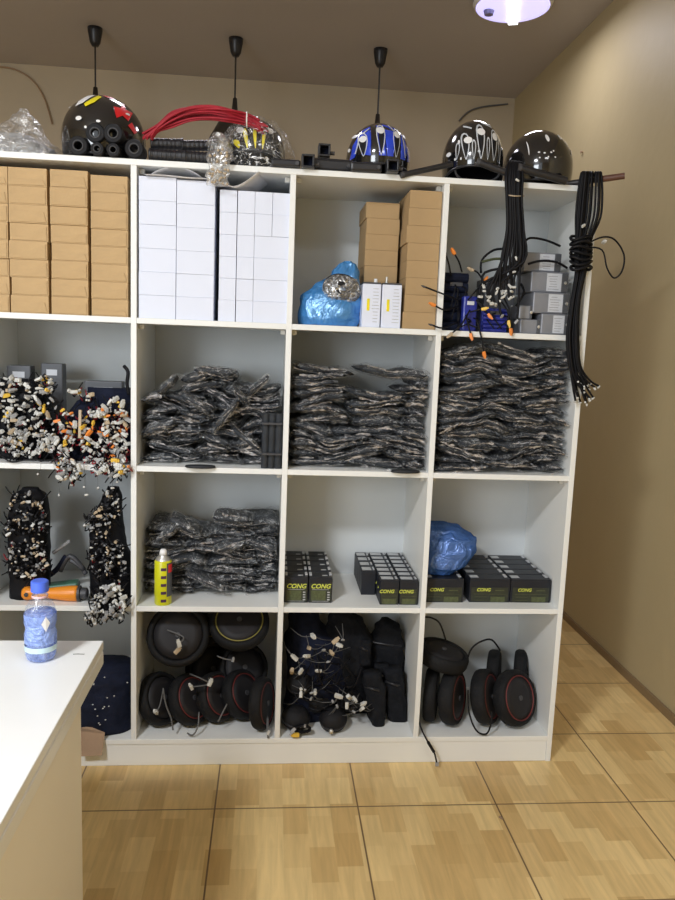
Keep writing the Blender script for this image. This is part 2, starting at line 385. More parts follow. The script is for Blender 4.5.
# ------------------------------------------------------------------ cartons
def carton(x0, x1, z0, z1, y0, y1, m, name, label, cat, group, seam='flap', rz=0):
    t = thing(name, label, cat, ((x0+x1)/2, (y0+y1)/2, z0), (0,0,rz), group)
    sx, sy, sz = x1-x0, y1-y0, z1-z0
    MB().box((0,0,sz/2), (sx-.0003, sy, sz-.0004), bev=.0007).build('carton_body', m, t)
    if seam == 'flap':
        hh = random.uniform(.45, .8)
        k = random.choice((0,1,2))
        if k == 0: pts = [(-sx*.46,0,.004),(sx*.46,0,.004),(sx*.46,0,sz*hh),(sx*.2,0,sz*(hh-.08)),(-sx*.46,0,sz*(hh-.25))]
        elif k == 1: pts = [(-sx*.46,0,.004),(sx*.46,0,.004),(sx*.40,0,sz*hh*.8),(-sx*.40,0,sz*hh*.8)]
        else: pts = [(-sx*.46,0,.004),(sx*.46,0,.004),(sx*.46,0,sz*.86),(0,0,sz*.45),(-sx*.2,0,sz*.4)]
        MB().poly(pts, .0016, (0,1,0)).build('end_flap', m, t, loc=(0,-sy/2-.0022,0), rot=(random.uniform(0,.03),0,0))
    return t
random.seed(3)
zf = ZF[0]
# brown cartons, four columns in the top row beyond the left divider
edges = [(-40,9),(8.5,48.5),(50,88.5),(90.5,128.5)]
cname = ['leftmost brown column cut by the photo edge', 'second brown column from the left', 'third brown column from the left', 'fourth brown column, against the divider']
for ci, (a, b) in enumerate(edges):
    xa_, xb_ = X(a,250,.012), X(b,250,.012)
    if ci == 0: xa_ = -W+TH/2+.003
    xb_ = min(xb_, -TH/2-.002)
    hgt = .0545 if ci < 3 else .0532
    for k in range(8):
        j = random.uniform(-.002,.002) + (.004 if (ci, k) in ((1,0),(1,1)) else 0)
        y0 = .008+random.uniform(0,.01)
        carton(xa_+.0015+max(j,0), xb_-.0015+min(j,0), zf+k*hgt, zf+(k+1)*hgt, y0, y0+.28, M['kraft'], 'cardboard_box',
               'kraft box, %s from bottom, %s' % (ORD[k], cname[ci]), 'box', 'kraft boxes in the top left cell')
# white cartons
def wc(px0, px1, z0, z1, label, y0=.01, dy=.29):
    return carton(X(px0,250,.01), X(px1,250,.01), z0, z1, y0+random.uniform(0,.004), y0+dy, M['white_card'], 'white_box', label, 'box', 'white boxes in the top row', seam=None)
for ci, (a, b, nm) in enumerate(((138.5,176,'first wide column by the divider'), (176.3,214.5,'second wide column'))):
    h_ = .0717 - ci*.0008
    for k in range(6):
        wc(a+random.uniform(0,.15), b-random.uniform(0,.25), zf+k*h_, zf+(k+1)*h_, 'wide white carton, %s from bottom, %s' % (ORD[k], nm))
h_ = .0672
for ci, (a, b, nm) in enumerate(((219,236.3,'first narrow column right of the wide ones'), (236.7,254,'second narrow column right of the wide ones'))):
    for k in range(6):
        wc(a+random.uniform(0,.25), b-random.uniform(0,.1), zf+k*h_, zf+(k+1)*h_, 'narrow white carton, %s from bottom, %s' % (ORD[k], nm))
for k in range(4):
    wc(254.1, 288.6, zf+k*h_, zf+(k+1)*h_, 'double-width white carton, %s from bottom by the right divider' % ORD[k])
for k in (4,5):
    wc(254.1, 271.4, zf+k*h_, zf+(k+1)*h_, 'narrow white carton, %s from bottom, left above the double-width ones' % ORD[k])
    wc(271.6, 288.6, zf+k*h_, zf+(k+1)*h_, 'narrow white carton, %s from bottom, right above the double-width ones' % ORD[k])
# curled paper on the cartons
zt = zf + 6*.0717
def sheet_z(u): return .003 if u < .52 else (.003-.022*min(1,(u-.52)/.25) if u < .80 else -.019+.050*((u-.80)/.20)**1.3)
pm = MB()
pm.grid(lambda u, v: (X(145,180,0)+u*(.345+.02*v)+.012*v, -.012+v*.20, zt+sheet_z(u)+.0015*math.sin(u*11+v*4)-(.008*max(0,.25-v) if u<.8 else 0)), 50, 8)
tag(pm.build('paper_sheet', M['paper'], smooth=True, sol=.0006), 'loose white sheet curling up on top of the white cartons', 'paper')
pm = MB()
pm.grid(lambda u, v: (X(152,178,.02)+.15*u+.03*v*u, .005+v*.12, zt+.006+.026*math.sin(u*math.pi)**.8*(1-.2*v)), 24, 6)
tag(pm.build('paper_sheet', M['paper'], smooth=True, sol=.0006), 'curled paper arch on the wide white cartons under the top board', 'paper')

# plain cardboard stacks, third cell of the top row
for k in range(8):
    j = random.uniform(-.003,.003)
    a, b = X(406,260,.02)+j, X(441,260,.02)+j*.3
    carton(a, min(b, 2*W-TH/2-.002), zf+k*.0545, zf+(k+1)*.0545, .015, .26, M['kraft_dark'], 'cardboard_box',
           'plain brown box, %s from bottom, tall front stack by the divider' % ORD[k], 'box', 'plain brown boxes in the third top cell', seam=None)
for k in range(8):
    j = random.uniform(-.002,.002)
    carton(X(365,250,.13)+j, X(398,250,.13)+j, zf+k*.0515, zf+(k+1)*.0515, .125, .33, M['kraft_dark'], 'cardboard_box',
           'plain brown box, %s from bottom, shorter stack behind the white packs' % ORD[k], 'box', 'plain brown boxes in the third top cell', seam=None)
for i, (a, b) in enumerate(((362.5,380.8),(382,401.5))):
    x0, x1 = X(a,300,.015), X(b,300,.015)
    t = thing('battery_pack', 'tall white pack with a yellow sticker, %s of the two under the brown stack' % ('left','right')[i], 'box', ((x0+x1)/2, .06, zf), group='white packs with yellow stickers')
    sx = x1-x0
    MB().box((0,0,.069), (sx, .09, .138), bev=.002).build('pack_body', M['white_card'], t)
    MB().box((0,0,.141), (sx*.96, .088, .005)).build('top_plate', M['c_dark'], t)
    MB().box((-sx*.18,-.0456,.072), (.009, .001, .038)).build('yellow_sticker', M['yellow'], t)
    pr = MB()
    for q in range(11): pr.box((sx*.22,-.0456,.018+q*.0105), (sx*.42*random.uniform(.6,1), .0008, .0018))
    pr.build('printed_lines', M['bat_white'], t)
    if i == 0: MB().cyl((sx*.28,0,.143), (sx*.28,0,.158), .006).build('terminal_cap', M['whitep'], t)
    else: MB().cyl((-sx*.2,0,.143), (-sx*.2,0,.166), .005, .004).build('terminal_cap', M['screw'], t)

# ------------------------------------------------------------------ soft shapes
def sack(levels, amp, seed, fr=9, nu=40, sub=6, pw=2.6):
    """levels: (z, xl, xr, yf, yb) world; closed lofted crumpled body"""
    mb = MB(); L = levels; n = (len(L)-1)*sub
    def f(u, v):
        t = v*(len(L)-1); i = min(int(t), len(L)-2); s = t-i; s = s*s*(3-2*s)
        z, xl, xr, yf, yb = [a*(1-s)+b*s for a, b in zip(L[i], L[i+1])]
        z = L[i][0]*(1-(t-i))+L[i+1][0]*(t-i)
        a = 2*math.pi*u; ca, sa = math.cos(a), math.sin(a)
        x = (xl+xr)/2+(xr-xl)/2*math.copysign(abs(ca)**(2/pw), ca); y = (yf+yb)/2+(yb-yf)/2*math.copysign(abs(sa)**(2/pw), sa)
        p = Vector((x, y, z)); e = min(1, 4*min(v, 1-v)+.15)
        q = noise.noise_vector(p*fr+Vector((seed*3.1,0,0))) + .6*noise.noise_vector(p*fr*2.6+Vector((0,seed*1.7,0)))
        # sharp folds
        fo = (abs(noise.noise(p*fr*1.5+Vector((0,0,seed*2.3))))-.2)*1.2
        d = Vector((ca, sa, 0))*fo*amp + q*amp*.6
        d.z *= e
        if v == 0: d.z = 0
        return p+d
    g = mb.grid(f, nu, n, wrap=True)
    mb.bm.faces.new(g[0][::-1]); mb.bm.faces.new(g[-1])
    return mb
def recenter(o, c):
    c = Vector(c)
    for v in o.data.vertices: v.co -= c
    o.location = c
    return o

def fit(o, c, r_, over=False):
    '''keep a soft shape inside the cell it lies in'''
    x0, x1 = c*W+TH/2+.002, (c+1)*W-TH/2-.002; z0 = ZF[r_]+.001; z1 = z0+ZB[r_]-ZB[r_+1]-TH-.003
    for v in o.data.vertices:
        v.co.x = min(max(v.co.x+o.location.x, x0), x1)-o.location.x
        v.co.y = min(v.co.y+o.location.y, DEP-.004)-o.location.y
        v.co.z = min(max(v.co.z+o.location.z, z0), z1)-o.location.z
    return o
# blue carrier bag, top row third cell
bx = lambda px: X(px, 300, .08)
bag = sack([(zf,bx(300),bx(359),.04,.19),(zf+.03,bx(299),bx(362),.025,.2),(zf+.085,bx(301),bx(363),.03,.2),(zf+.125,bx(313),bx(361),.05,.19),(zf+.17,bx(330),bx(358),.08,.16),(zf+.20,bx(340),bx(356),.10,.14),(zf+.215,bx(344),bx(352),.11,.13)], .016, 2)
bo = recenter(bag.build('plastic_bag', M['blue_bag'], smooth=True), (bx(330),.11,zf)); fit(bo, 1, 0); tag(bo, 'bright blue knotted plastic bag beside the white packs in the top row', 'bag')
t = thing('coiled_tube', 'black coil in clear film poking out of the bright blue bag', 'coil', (X(342,289,.04), .045, Z(342,289,.04)))
cm = MB()
for k in range(4):
    R_ = .048-.010*k
    cm.tube([(R_*1.15*math.cos(a*math.pi/8), -.006*k+.004*math.sin(a), R_*.82*math.sin(a*math.pi/8)) for a in range(17)], .009, 8, 2)
cm.build('coil', M['black_rubber'], t, rot=(0,.2,0), smooth=True)
MB().grid(lambda u, v: (.062*math.cos(2*math.pi*u)*math.sin(v*math.pi/2+.001), -.024*math.cos(v*math.pi/2)+.006*noise.noise((u*9,v*6,1)), .044*math.sin(2*math.pi*u)*math.sin(v*math.pi/2+.001)), 32, 8, wrap=True)
fm = MB(); fm.grid(lambda u, v: Vector((.064*math.cos(2*math.pi*u)*math.sin(v*math.pi/2+.02), -.026*math.cos(v*math.pi/2)-.004, .046*math.sin(2*math.pi*u)*math.sin(v*math.pi/2+.02)))+noise.noise_vector(Vector((math.cos(2*math.pi*u)*v*3,math.sin(2*math.pi*u)*v*3,5)))*.006, 32, 8, wrap=True)
fm.build('clear_film', M['film_clear'], t, smooth=True)

# ------------------------------------------------------------------ connectors and cables
def conn_mesh(key, L=.013, w_=.008):
    b = MB(); b.box((0,0,0), (w_, w_*.8, L), bev=.0012); b.box((0,0,L*.62), (w_*.7, w_*.5, L*.3)); b.box((0,-w_*.45,0), (w_*.35, w_*.2, L*.5))
    o = b.build('connector', M[key]); me = o.data; bpy.data.objects.remove(o); return me
CM = {k: conn_mesh(k) for k in ('c_white','c_grey','c_dark','c_tan','c_yellow','c_orange')}
CBIG = {k: conn_mesh(k, .022, .013) for k in ('c_white','c_yellow','c_orange','c_tan','c_grey')}
CSM = {k: conn_mesh(k, .009, .0065) for k in ('c_white','c_grey','c_tan','c_yellow')}
def conn(parent, p, key='c_white', lib=None, rot=None, s=1):
    o = bpy.data.objects.new('connector', (lib or CM).get(key, CM[key])); COL.objects.link(o); o.parent = parent
    o.location = Vector(p)-parent.location if parent.rotation_euler.to_quaternion().angle < 1e-5 else parent.matrix_basis.inverted() @ Vector(p)
    o.rotation_euler = rot or tuple(random.uniform(0, 6.28) for _ in range(3)); o.scale = (s,s,s)
    return o
def V(*a): return Vector(a)

# battery packs with wires, fourth top cell
XC = 3*W
def p0(px, py, Y=.03): return at(px, py, Y)
for i, (a, b, ztop, m, nm) in enumerate(((445,470,Z(455,272,.05),'navy','dark shrink-wrapped cell pack against the left divider'),(463,477,Z(470,296,.02),'blue_wrap','upright blue battery pack between the dark pack and the cables'),(484,508,Z(495,308,.02),'blue_wrap','ridged blue battery pack under the white connectors'))):
    x0, x1 = X(a,300,.03), X(b,300,.03); y0 = (.06,.02,.025)[i]; y1 = (.22,.055,.16)[i]
    t = thing('battery_pack', nm, 'battery', ((x0+x1)/2, (y0+y1)/2, zf), group=None)
    n_ = 6; hh = (ztop-zf)/n_
    if i == 1:
        MB().box((0,0,(ztop-zf)/2), (x1-x0, y1-y0, ztop-zf), bev=.006).build('wrapped_cells', M[m], t, smooth=False)
    else:
        c = MB()
        for k in range(n_): c.cyl((-(x1-x0)/2,-(y1-y0)/2+hh/2,hh*(k+.5)), ((x1-x0)/2,-(y1-y0)/2+hh/2,hh*(k+.5)), hh*.5, n=12)
        c.box((0,.006,(ztop-zf)/2), (x1-x0, y1-y0-.02, ztop-zf-.002), bev=.003)
        c.build('wrapped_cells', M[m], t)
    cb = MB()
    for q in range((7,3,3)[i]):
        xx = random.uniform(-.4,.4)*(x1-x0); zz = (ztop-zf)*random.uniform(.3,1)
        cb.tube([(xx,-(y1-y0)/2,zz),(xx+random.uniform(-.02,.02),-(y1-y0)/2-.02,zz-.01),(xx+random.uniform(-.03,.03),-(y1-y0)/2-.025,max(.012,zz-random.uniform(.03,.12)))], .0025, 5)
    cb.build('leads', M['cable'], t, smooth=True)
    MB().box((0,-(y1-y0)/2-.0015,(ztop-zf)*.8), ((x1-x0)*.5, .002, .012)).build('label', M[('c_dark','label_white','c_dark')[i]], t)
# orange-tipped leads
def lead(pts, key, label, r=.0028, lib=None):
    t = thing('battery_lead', label, 'cable', pts[0])
    MB().tube([Vector(p)-Vector(pts[0]) for p in pts], r, 6).build('wire', M['cable'], t, smooth=True)
    d = (Vector(pts[-1])-Vector(pts[-2])).normalized()
    conn(t, Vector(pts[-1])+d*.004, key, lib or CBIG, rot=d.to_track_quat('Z','Y').to_euler(), s=.85)
    t['group'] = 'orange-tipped battery leads in the fourth top cell'
    return t
LD = [([p0(451,276,.05),p0(449,265,.035),p0(446,255,.03)],'c_dark','black lead sticking up beside the left divider'),
 ([p0(462,272,.05),p0(459,262,.03),p0(454,253,.025)],'c_orange','lead with orange plug standing above the dark pack'),
 ([p0(486,285,.05),p0(478,273,.04),p0(472,270,.035)],'c_tan','lead with tan plug lying on the dark pack top'),
 ([p0(468,300,.01),p0(478,288,0),p0(484,281,0)],'c_orange','lead with orange plug pointing right beside the white connectors'),
 ([p0(470,312,.005),p0(478,310,-.005),p0(483,309,-.01)],'c_yellow','lead with yellow plug left of the ridged blue pack'),
 ([p0(476,300,.005),p0(484,309,-.005),p0(489,315,-.01)],'c_orange','lead with orange plug in front of the ridged blue pack'),
 ([p0(500,300,.01),p0(507,310,-.008),p0(509,322,-.012)],'c_yellow','lead with yellow plug hanging in front of the lower grey cases'),
 ([p0(504,298,.01),p0(510,312,-.008),p0(511,330,-.014)],'c_orange','lead with orange plug at the shelf edge below the yellow plug'),
 ([p0(470,310,.005),p0(461,325,-.012),p0(451,334,-.016)],'c_tan','lead hanging diagonally to the shelf edge at the left divider'),
 ([p0(466,315,.005),p0(469,328,-.012),p0(471,335,-.016)],'c_orange','short lead with orange plug resting on the shelf edge'),
 ([p0(476,318,.005),p0(481,336,-.014),p0(484,353,-.014)],'c_orange','lead with orange plug dangling below the shelf edge'),
 ([p0(458,300,.02),p0(443,294,-.015),p0(425,287,-.02)],'c_dark','lead poking left past the divider, upper one'),
 ([p0(458,306,.02),p0(445,310,-.015),p0(434,305,-.02)],'c_orange','orange-tipped lead poking left past the divider'),
 ([p0(458,322,.02),p0(443,328,-.015),p0(432,325,-.02)],'c_dark','lead poking left past the divider, lowest one')]
for a, k, lb in LD: lead(a, k, lb)

# grey controller cases
def case(px0, px1, py0, py1, Y, label, lab=True, dark=False, depth=.16):
    a = at(px0, (py0+py1)/2, Y); b = at(px1, (py0+py1)/2, Y); z0 = Z((px0+px1)/2, py1, Y); z1 = Z((px0+px1)/2, py0, Y)
    sx = b.x-a.x; sz = z1-z0
    t = thing('controller_case', label, 'power supply', ((a.x+b.x)/2, Y+depth/2, z0), group='grey controller cases in the fourth top cell')
    m = M['alu_dark'] if dark else M['alu']
    MB().box((0,0,sz/2), (sx, depth, sz-.001), bev=.004).build('case_body', m, t)
    MB().box((sx*.41,-depth/2-.001,sz/2), (sx*.17, .004, sz*.92), bev=.001).build('end_plate', M['alu_dark'], t)
    MB().lathe([(0,0),(.005,0),(.005,.002),(0,.003)], n=12, m=Matrix.Rotation(math.pi/2,4,'X')).build('screw', M['screw'], t, loc=(sx*.42,-depth/2-.003,sz*.5))
    if lab:
        l_ = MB().box((0,0,0), (sx*.40, .001, sz*.84)).build('label', M['label_white'], t, loc=(sx*.12,-depth/2-.0012,sz/2))
        pr = MB()
        for q in range(6): pr.box((random.uniform(-.05,0)*sx,-.0008,-sz*.32+q*sz*.12), (sx*random.uniform(.15,.3), .0006, .0014))
        pr.build('printed_lines', M['print_grey'], l_)
    return t
zc = [zf, zf+.0705, zf+.141, zf+.2115]
def case2(px0, px1, k, h, Y, label, **kw):
    pm_ = (px0+px1)/2
    a = at(px0, 290, Y)
    # find the pixel rows of the wanted heights so stacked cases rest on one another
    def py(z):
        lo, hi = 150., 360.
        for _ in range(40):
            m_ = (lo+hi)/2
            if Z(pm_, m_, Y) > z: lo = m_
            else: hi = m_
        return lo
    return case(px0, px1, py(k+h), py(k), Y, label, **kw)
hc = .069
case2(541,569,zf,hc,.02,'grey aluminium case with pale label, bottom of the right stack')
case2(533,569,zf+hc,hc,.03,'grey aluminium case with pale label, second from the bottom of the right stack')
case2(531,568,zf+2*hc,hc,.05,'grey aluminium case with pale label, third from the bottom of the right stack')
case2(524,561,zf+3*hc,hc*.92,.07,'grey aluminium case with pale label, topmost of the right stack')
case2(520,540,zf,.048,.03,'plain grey case on the shelf left of the right stack', lab=False)
case2(519,532,zf+.048,.045,.035,'plain grey case on top of the lower plain case', lab=False)
case2(484,514,zf,.19,.20,'dark grey case standing behind the hanging cables', lab=False, dark=True, depth=.12)
for pts, lb in (([p0(524,243,.09),p0(530,238,.08),p0(545,240,.08),p0(560,246,.10)],'black cable looping over the topmost grey case'),
                ([p0(528,264,.045),p0(540,261,.04),p0(556,262,.045),p0(567,268,.06)],'black cable lying across the second grey case from the top'),
                ([p0(481,273,.15),p0(482,260,.15),p0(494,250,.15),p0(508,249,.16)],'black cable arching above the dark standing case'),
                ([p0(521,284,.03),p0(524,292,.015),p0(520,300,.02),p0(516,306,.03)],'black cable curled left of the plain grey cases')):
    tag(recenter(MB().tube(pts, .004, 8).build('power_cable', M['cable'], smooth=True), pts[0]), lb, 'cable')
tag(MB().tube([p0(482,262,.13),p0(494,259,.13),p0(503,259,.13)], .0045, 6).build('yellow_sleeve', M['bat_info'], smooth=True), 'olive yellow sleeve lying on the dark standing case', 'sleeve')

# ------------------------------------------------------------------ piles of bagged goods
PK = 0
def packet(a, b, f0, f1, y0, y1, seed, label, group, m, tilt=0):
    """one bagged pad between the surfaces f0(x) and f1(x)"""
    NX, NY = 16, 6
    cx = (a+b)/2; c = Vector((cx, (y0+y1)/2, (f0(cx)+f1(cx))/2))
    def prof(u, v, p=4, q=6): return max(0,(1-abs(2*u-1)**p))**.5*max(0,(1-abs(2*v-1)**q))**.5
    def surf(side, ex, kk, namp):
        def f(u, v):
            x = (a-ex)+(b-a+2*ex)*u; y = (y0-ex*.6)+(y1-y0+ex)*v
            xx = min(max(x,a),b)
            mid = (f0(xx)+f1(xx))/2+tilt*(u-.5)*(b-a); th = max(.008, f1(xx)-f0(xx))*kk
            nz = noise.noise(Vector((x*22,y*16,seed*7.3)))*namp
            y += noise.noise(Vector((x*14, seed*3.7, 2)))*.012*(1-v)
            return Vector((x, y, mid+side*th/2*prof(u,v)+nz*(1 if side>0 else .4)*min(1,prof(u,v)*1.2+.25)))-c
        return f
    t = thing('bagged_pad', label, 'packet', c, group=group)
    mb = MB(); mb.grid(surf(1,0,.90,.004), NX, NY); mb.grid(surf(-1,0,.90,.004), NX, NY)
    bmesh.ops.remove_doubles(mb.bm, verts=mb.bm.verts, dist=.0006)
    mb.build('pad', m, t, smooth=True)
    mb = MB()
    for sd in (1,-1):
        fs = surf(sd,.006,1.0,.006)
        mb.grid(lambda u, v: fs(u, v)+noise.noise_vector(Vector((u*(b-a)*75, v*18, seed*4.1+sd)))*.0055+Vector((0,-.001,sd*.0025)), NX+14, 10)
    bmesh.ops.triangulate(mb.bm, faces=mb.bm.faces)
    mb.build('plastic_wrap', M['film'], t, smooth=False)
    # sealed edges of the sleeve, pressed flat along the front
    for q in range(2):
        mb = MB()
        wf = random.uniform(.006,.014); dz = random.uniform(.05,.5)*(1,-1)[q]; u0 = random.uniform(0,.35); u1 = random.uniform(.65,1); sl = random.uniform(-.35,.35)*(f1(cx)-f0(cx))
        def fin(u, v):
            u = u0+(u1-u0)*u; x = a+(b-a)*u
            mid = (f0(x)+f1(x))/2+tilt*(u-.5)*(b-a)+dz*(f1(x)-f0(x))+sl*(u-.5)*2
            y_ = noise.noise(Vector((x*14,seed*3.7,2)))*.012
            return Vector((x, y0-.004+y_-wf*v*.6, mid+(v-.3)*wf*(.35+.9*noise.noise(Vector((x*20,seed*5.1+q,4))))+.004*noise.noise(Vector((x*55,v*3,seed+q)))))-c
        mb.grid(fin, 24, 2); mb.build('seal_edge', M['fin'], t, smooth=True)
    return t
def loose(px, py, Y, slope, L, th, label, group, m='foam', dep=.12):
    p = at(px, py, Y); h = th/2*math.sqrt(1+slope*slope)
    packet(p.x-L/2, p.x+L/2, lambda x: p.z+slope*(x-p.x)-h, lambda x: p.z+slope*(x-p.x)+h, Y, Y+dep, px*.37+py*.11, label, group, M[m])
def pile(ci, r, Hf, t_, amp, seed, where, group, yf=.012, Lr=(.12,.24), slope=1.0, dark=False, fq=6.5, depth=.27):
    random.seed(seed)
    x0, x1 = ci*W+TH/2+.008, (ci+1)*W-TH/2-.008; z0 = ZF[r]
    nl = int(.5/t_)
    def iface(i):
        def f(x):
            if i <= 0: return z0+.001
            g = min(1, i/2.5)
            return z0+.001+i*t_+amp*g*(noise.noise(Vector((x*fq, i*.33, seed*2.1)))*1.3+.4*noise.noise(Vector((x*fq*2.3, i*.4, seed*5.7))))
        return f
    for i in range(nl):
        x = x0+ (random.uniform(-.1,0) if i%2 else 0); k = 0
        while x < x1-.03:
            L = random.uniform(*Lr); a = max(x, x0); b = min(x+L, x1)
            if x1-b < .05: b = x1
            x = b+.001
            if b-a < .05: continue
            xm = (a+b)/2; f0, f1 = iface(i), iface(i+1)
            if max(f1(a), f1(b), f1(xm)) > z0+Hf(xm): continue
            k += 1
            yy = yf+random.uniform(0,.045)
            packet(a, b-.001, f0, f1, yy, yy+depth-random.uniform(0,.03), seed+i*1.3+k*.77,
                   'bagged pad, %s from left, %s layer up, pile %s' % (ORD[k-1], ORD[i], where), group,
                   M['foam'] if random.random()<.5 else M['foam2'], tilt=random.uniform(-.07,.07)*slope)
def hgt(pts):
    def f(x):
        for (xa_, ya_), (xb_, yb_) in zip(pts, pts[1:]):
            if x <= xb_: return ya_+(yb_-ya_)*max(0,(x-xa_))/(xb_-xa_)
        return pts[-1][1]
    return f
Xr = lambda px, py: X(px, py, .03)
pile(0, 1, hgt([(0,.25),(Xr(175,400),.27),(Xr(195,400),.33),(Xr(235,400),.34),(Xr(250,400),.28),(W,.29)]), .030, .020, 11, 'below the white cartons', 'bagged pads in the second cell of the second row', Lr=(.08,.16), slope=4, yf=.03, fq=9)
pile(1, 1, hgt([(W,.35),(Xr(350,400),.34),(Xr(358,400),.28),(Xr(380,400),.28),(Xr(388,400),.375),(2*W,.375)]), .029, .024, 23, 'below the bright blue bag', 'bagged pads in the third cell of the second row', Lr=(.13,.22), slope=2)
pile(2, 1, hgt([(2*W,.449),(3*W,.449)]), .028, .024, 37, 'below the grey cases', 'bagged pads in the fourth cell of the second row', Lr=(.13,.24), slope=2)
pile(0, 2, hgt([(0,.22),(Xr(165,550),.27),(Xr(195,550),.27),(Xr(205,550),.22),(Xr(215,550),.30),(W,.30)]), .034, .022, 51, 'behind the spray can', 'bagged pads in the second cell of the third row', Lr=(.14,.24), slope=2, yf=.09, depth=.25, fq=8)

random.seed(77)
G1 = 'loose bagged pads on the pile beside the roll'
for a in ((226,416,.0,1.3,.075,.022,'bagged pad leaning steeply up right, mid-pile left of the roll'),
          (246,440,.0,-.75,.09,.022,'bagged pad sloping down to the right just left of the dark roll'),
          (196,404,.01,-.55,.10,.026,'bagged pad sloping down right, upper left of the pile by the roll'),
          (166,386,.02,.9,.055,.024,'small bagged pad tilted up at the left end of the pile by the roll'),
          (258,386,.02,.8,.07,.024,'bagged pad tilted up behind the top of the dark roll'),
          (214,372,.02,-.06,.13,.026,'bagged pad lying flat on the very top of the pile by the roll'),
          (160,428,.0,.35,.085,.03,'thick bagged pad at the lower left front of the pile by the roll'),
          (240,396,.0,-.9,.05,.02,'short bagged pad sloping steeply down right of the upright one')):
    loose(*a, G1)
G2 = 'loose bagged pads behind the spray can'
for a in ((184,528,.07,-.55,.10,.03,'bagged pad sloping down right, at the upper left behind the spray can'),
          (166,536,.07,.8,.06,.028,'small bagged pad tilted up above the spray can'),
          (232,520,.07,-.08,.13,.034,'bagged pad lying on top in the middle of the third-row pile'),
          (206,583,.055,-.42,.13,.022,'long bagged pad sloping down to the right at the foot of the third-row pile'),
          (262,548,.07,-.28,.09,.028,'bagged pad sloping gently down at the right of the third-row pile'),
          (230,548,.06,.25,.11,.032,'thick bagged pad across the middle of the third-row pile')):
    loose(*a, G2)
# dark roll standing in front of the second-row pile, and flat pads at the board edges
xr_ = X(272,440,.0)
t = thing('rolled_pad', 'tall dark grey roll standing at the right end of the second-row pile', 'roll', (xr_, .010+.0, ZF[1]))
mb = MB()
for k, dx in enumerate((-.022,-.001,.021)): mb.cyl((dx,.012,0), (dx+.001,.012,.182), .0125, n=14)
mb.box((0,.016,.09), (.06,.02,.18), bev=.004); mb.build('roll', M['foam'], t)
MB().box((0,.0,.05), (.066,.026,.006)).build('band', M['c_dark'], t)
MB().box((0,.0,.15), (.066,.026,.006)).build('band', M['c_dark'], t)
for px, py, r, lb in ((201,467,1,'flat black oval pad lying at the shelf edge under the pile beside the roll'),(404,470,1,'flat black oval pad at the shelf edge near the right divider')):
    mb = MB(); mb.lathe([(0,0),(.045,0),(.05,.003),(.047,.008),(0,.009)], n=28)
    o = mb.build('oval_pad', M['foam2'], loc=(X(px,py,.02), -.004, ZF[1]), smooth=True); o.scale = (1,.42,1); tag(o, lb, 'pad')

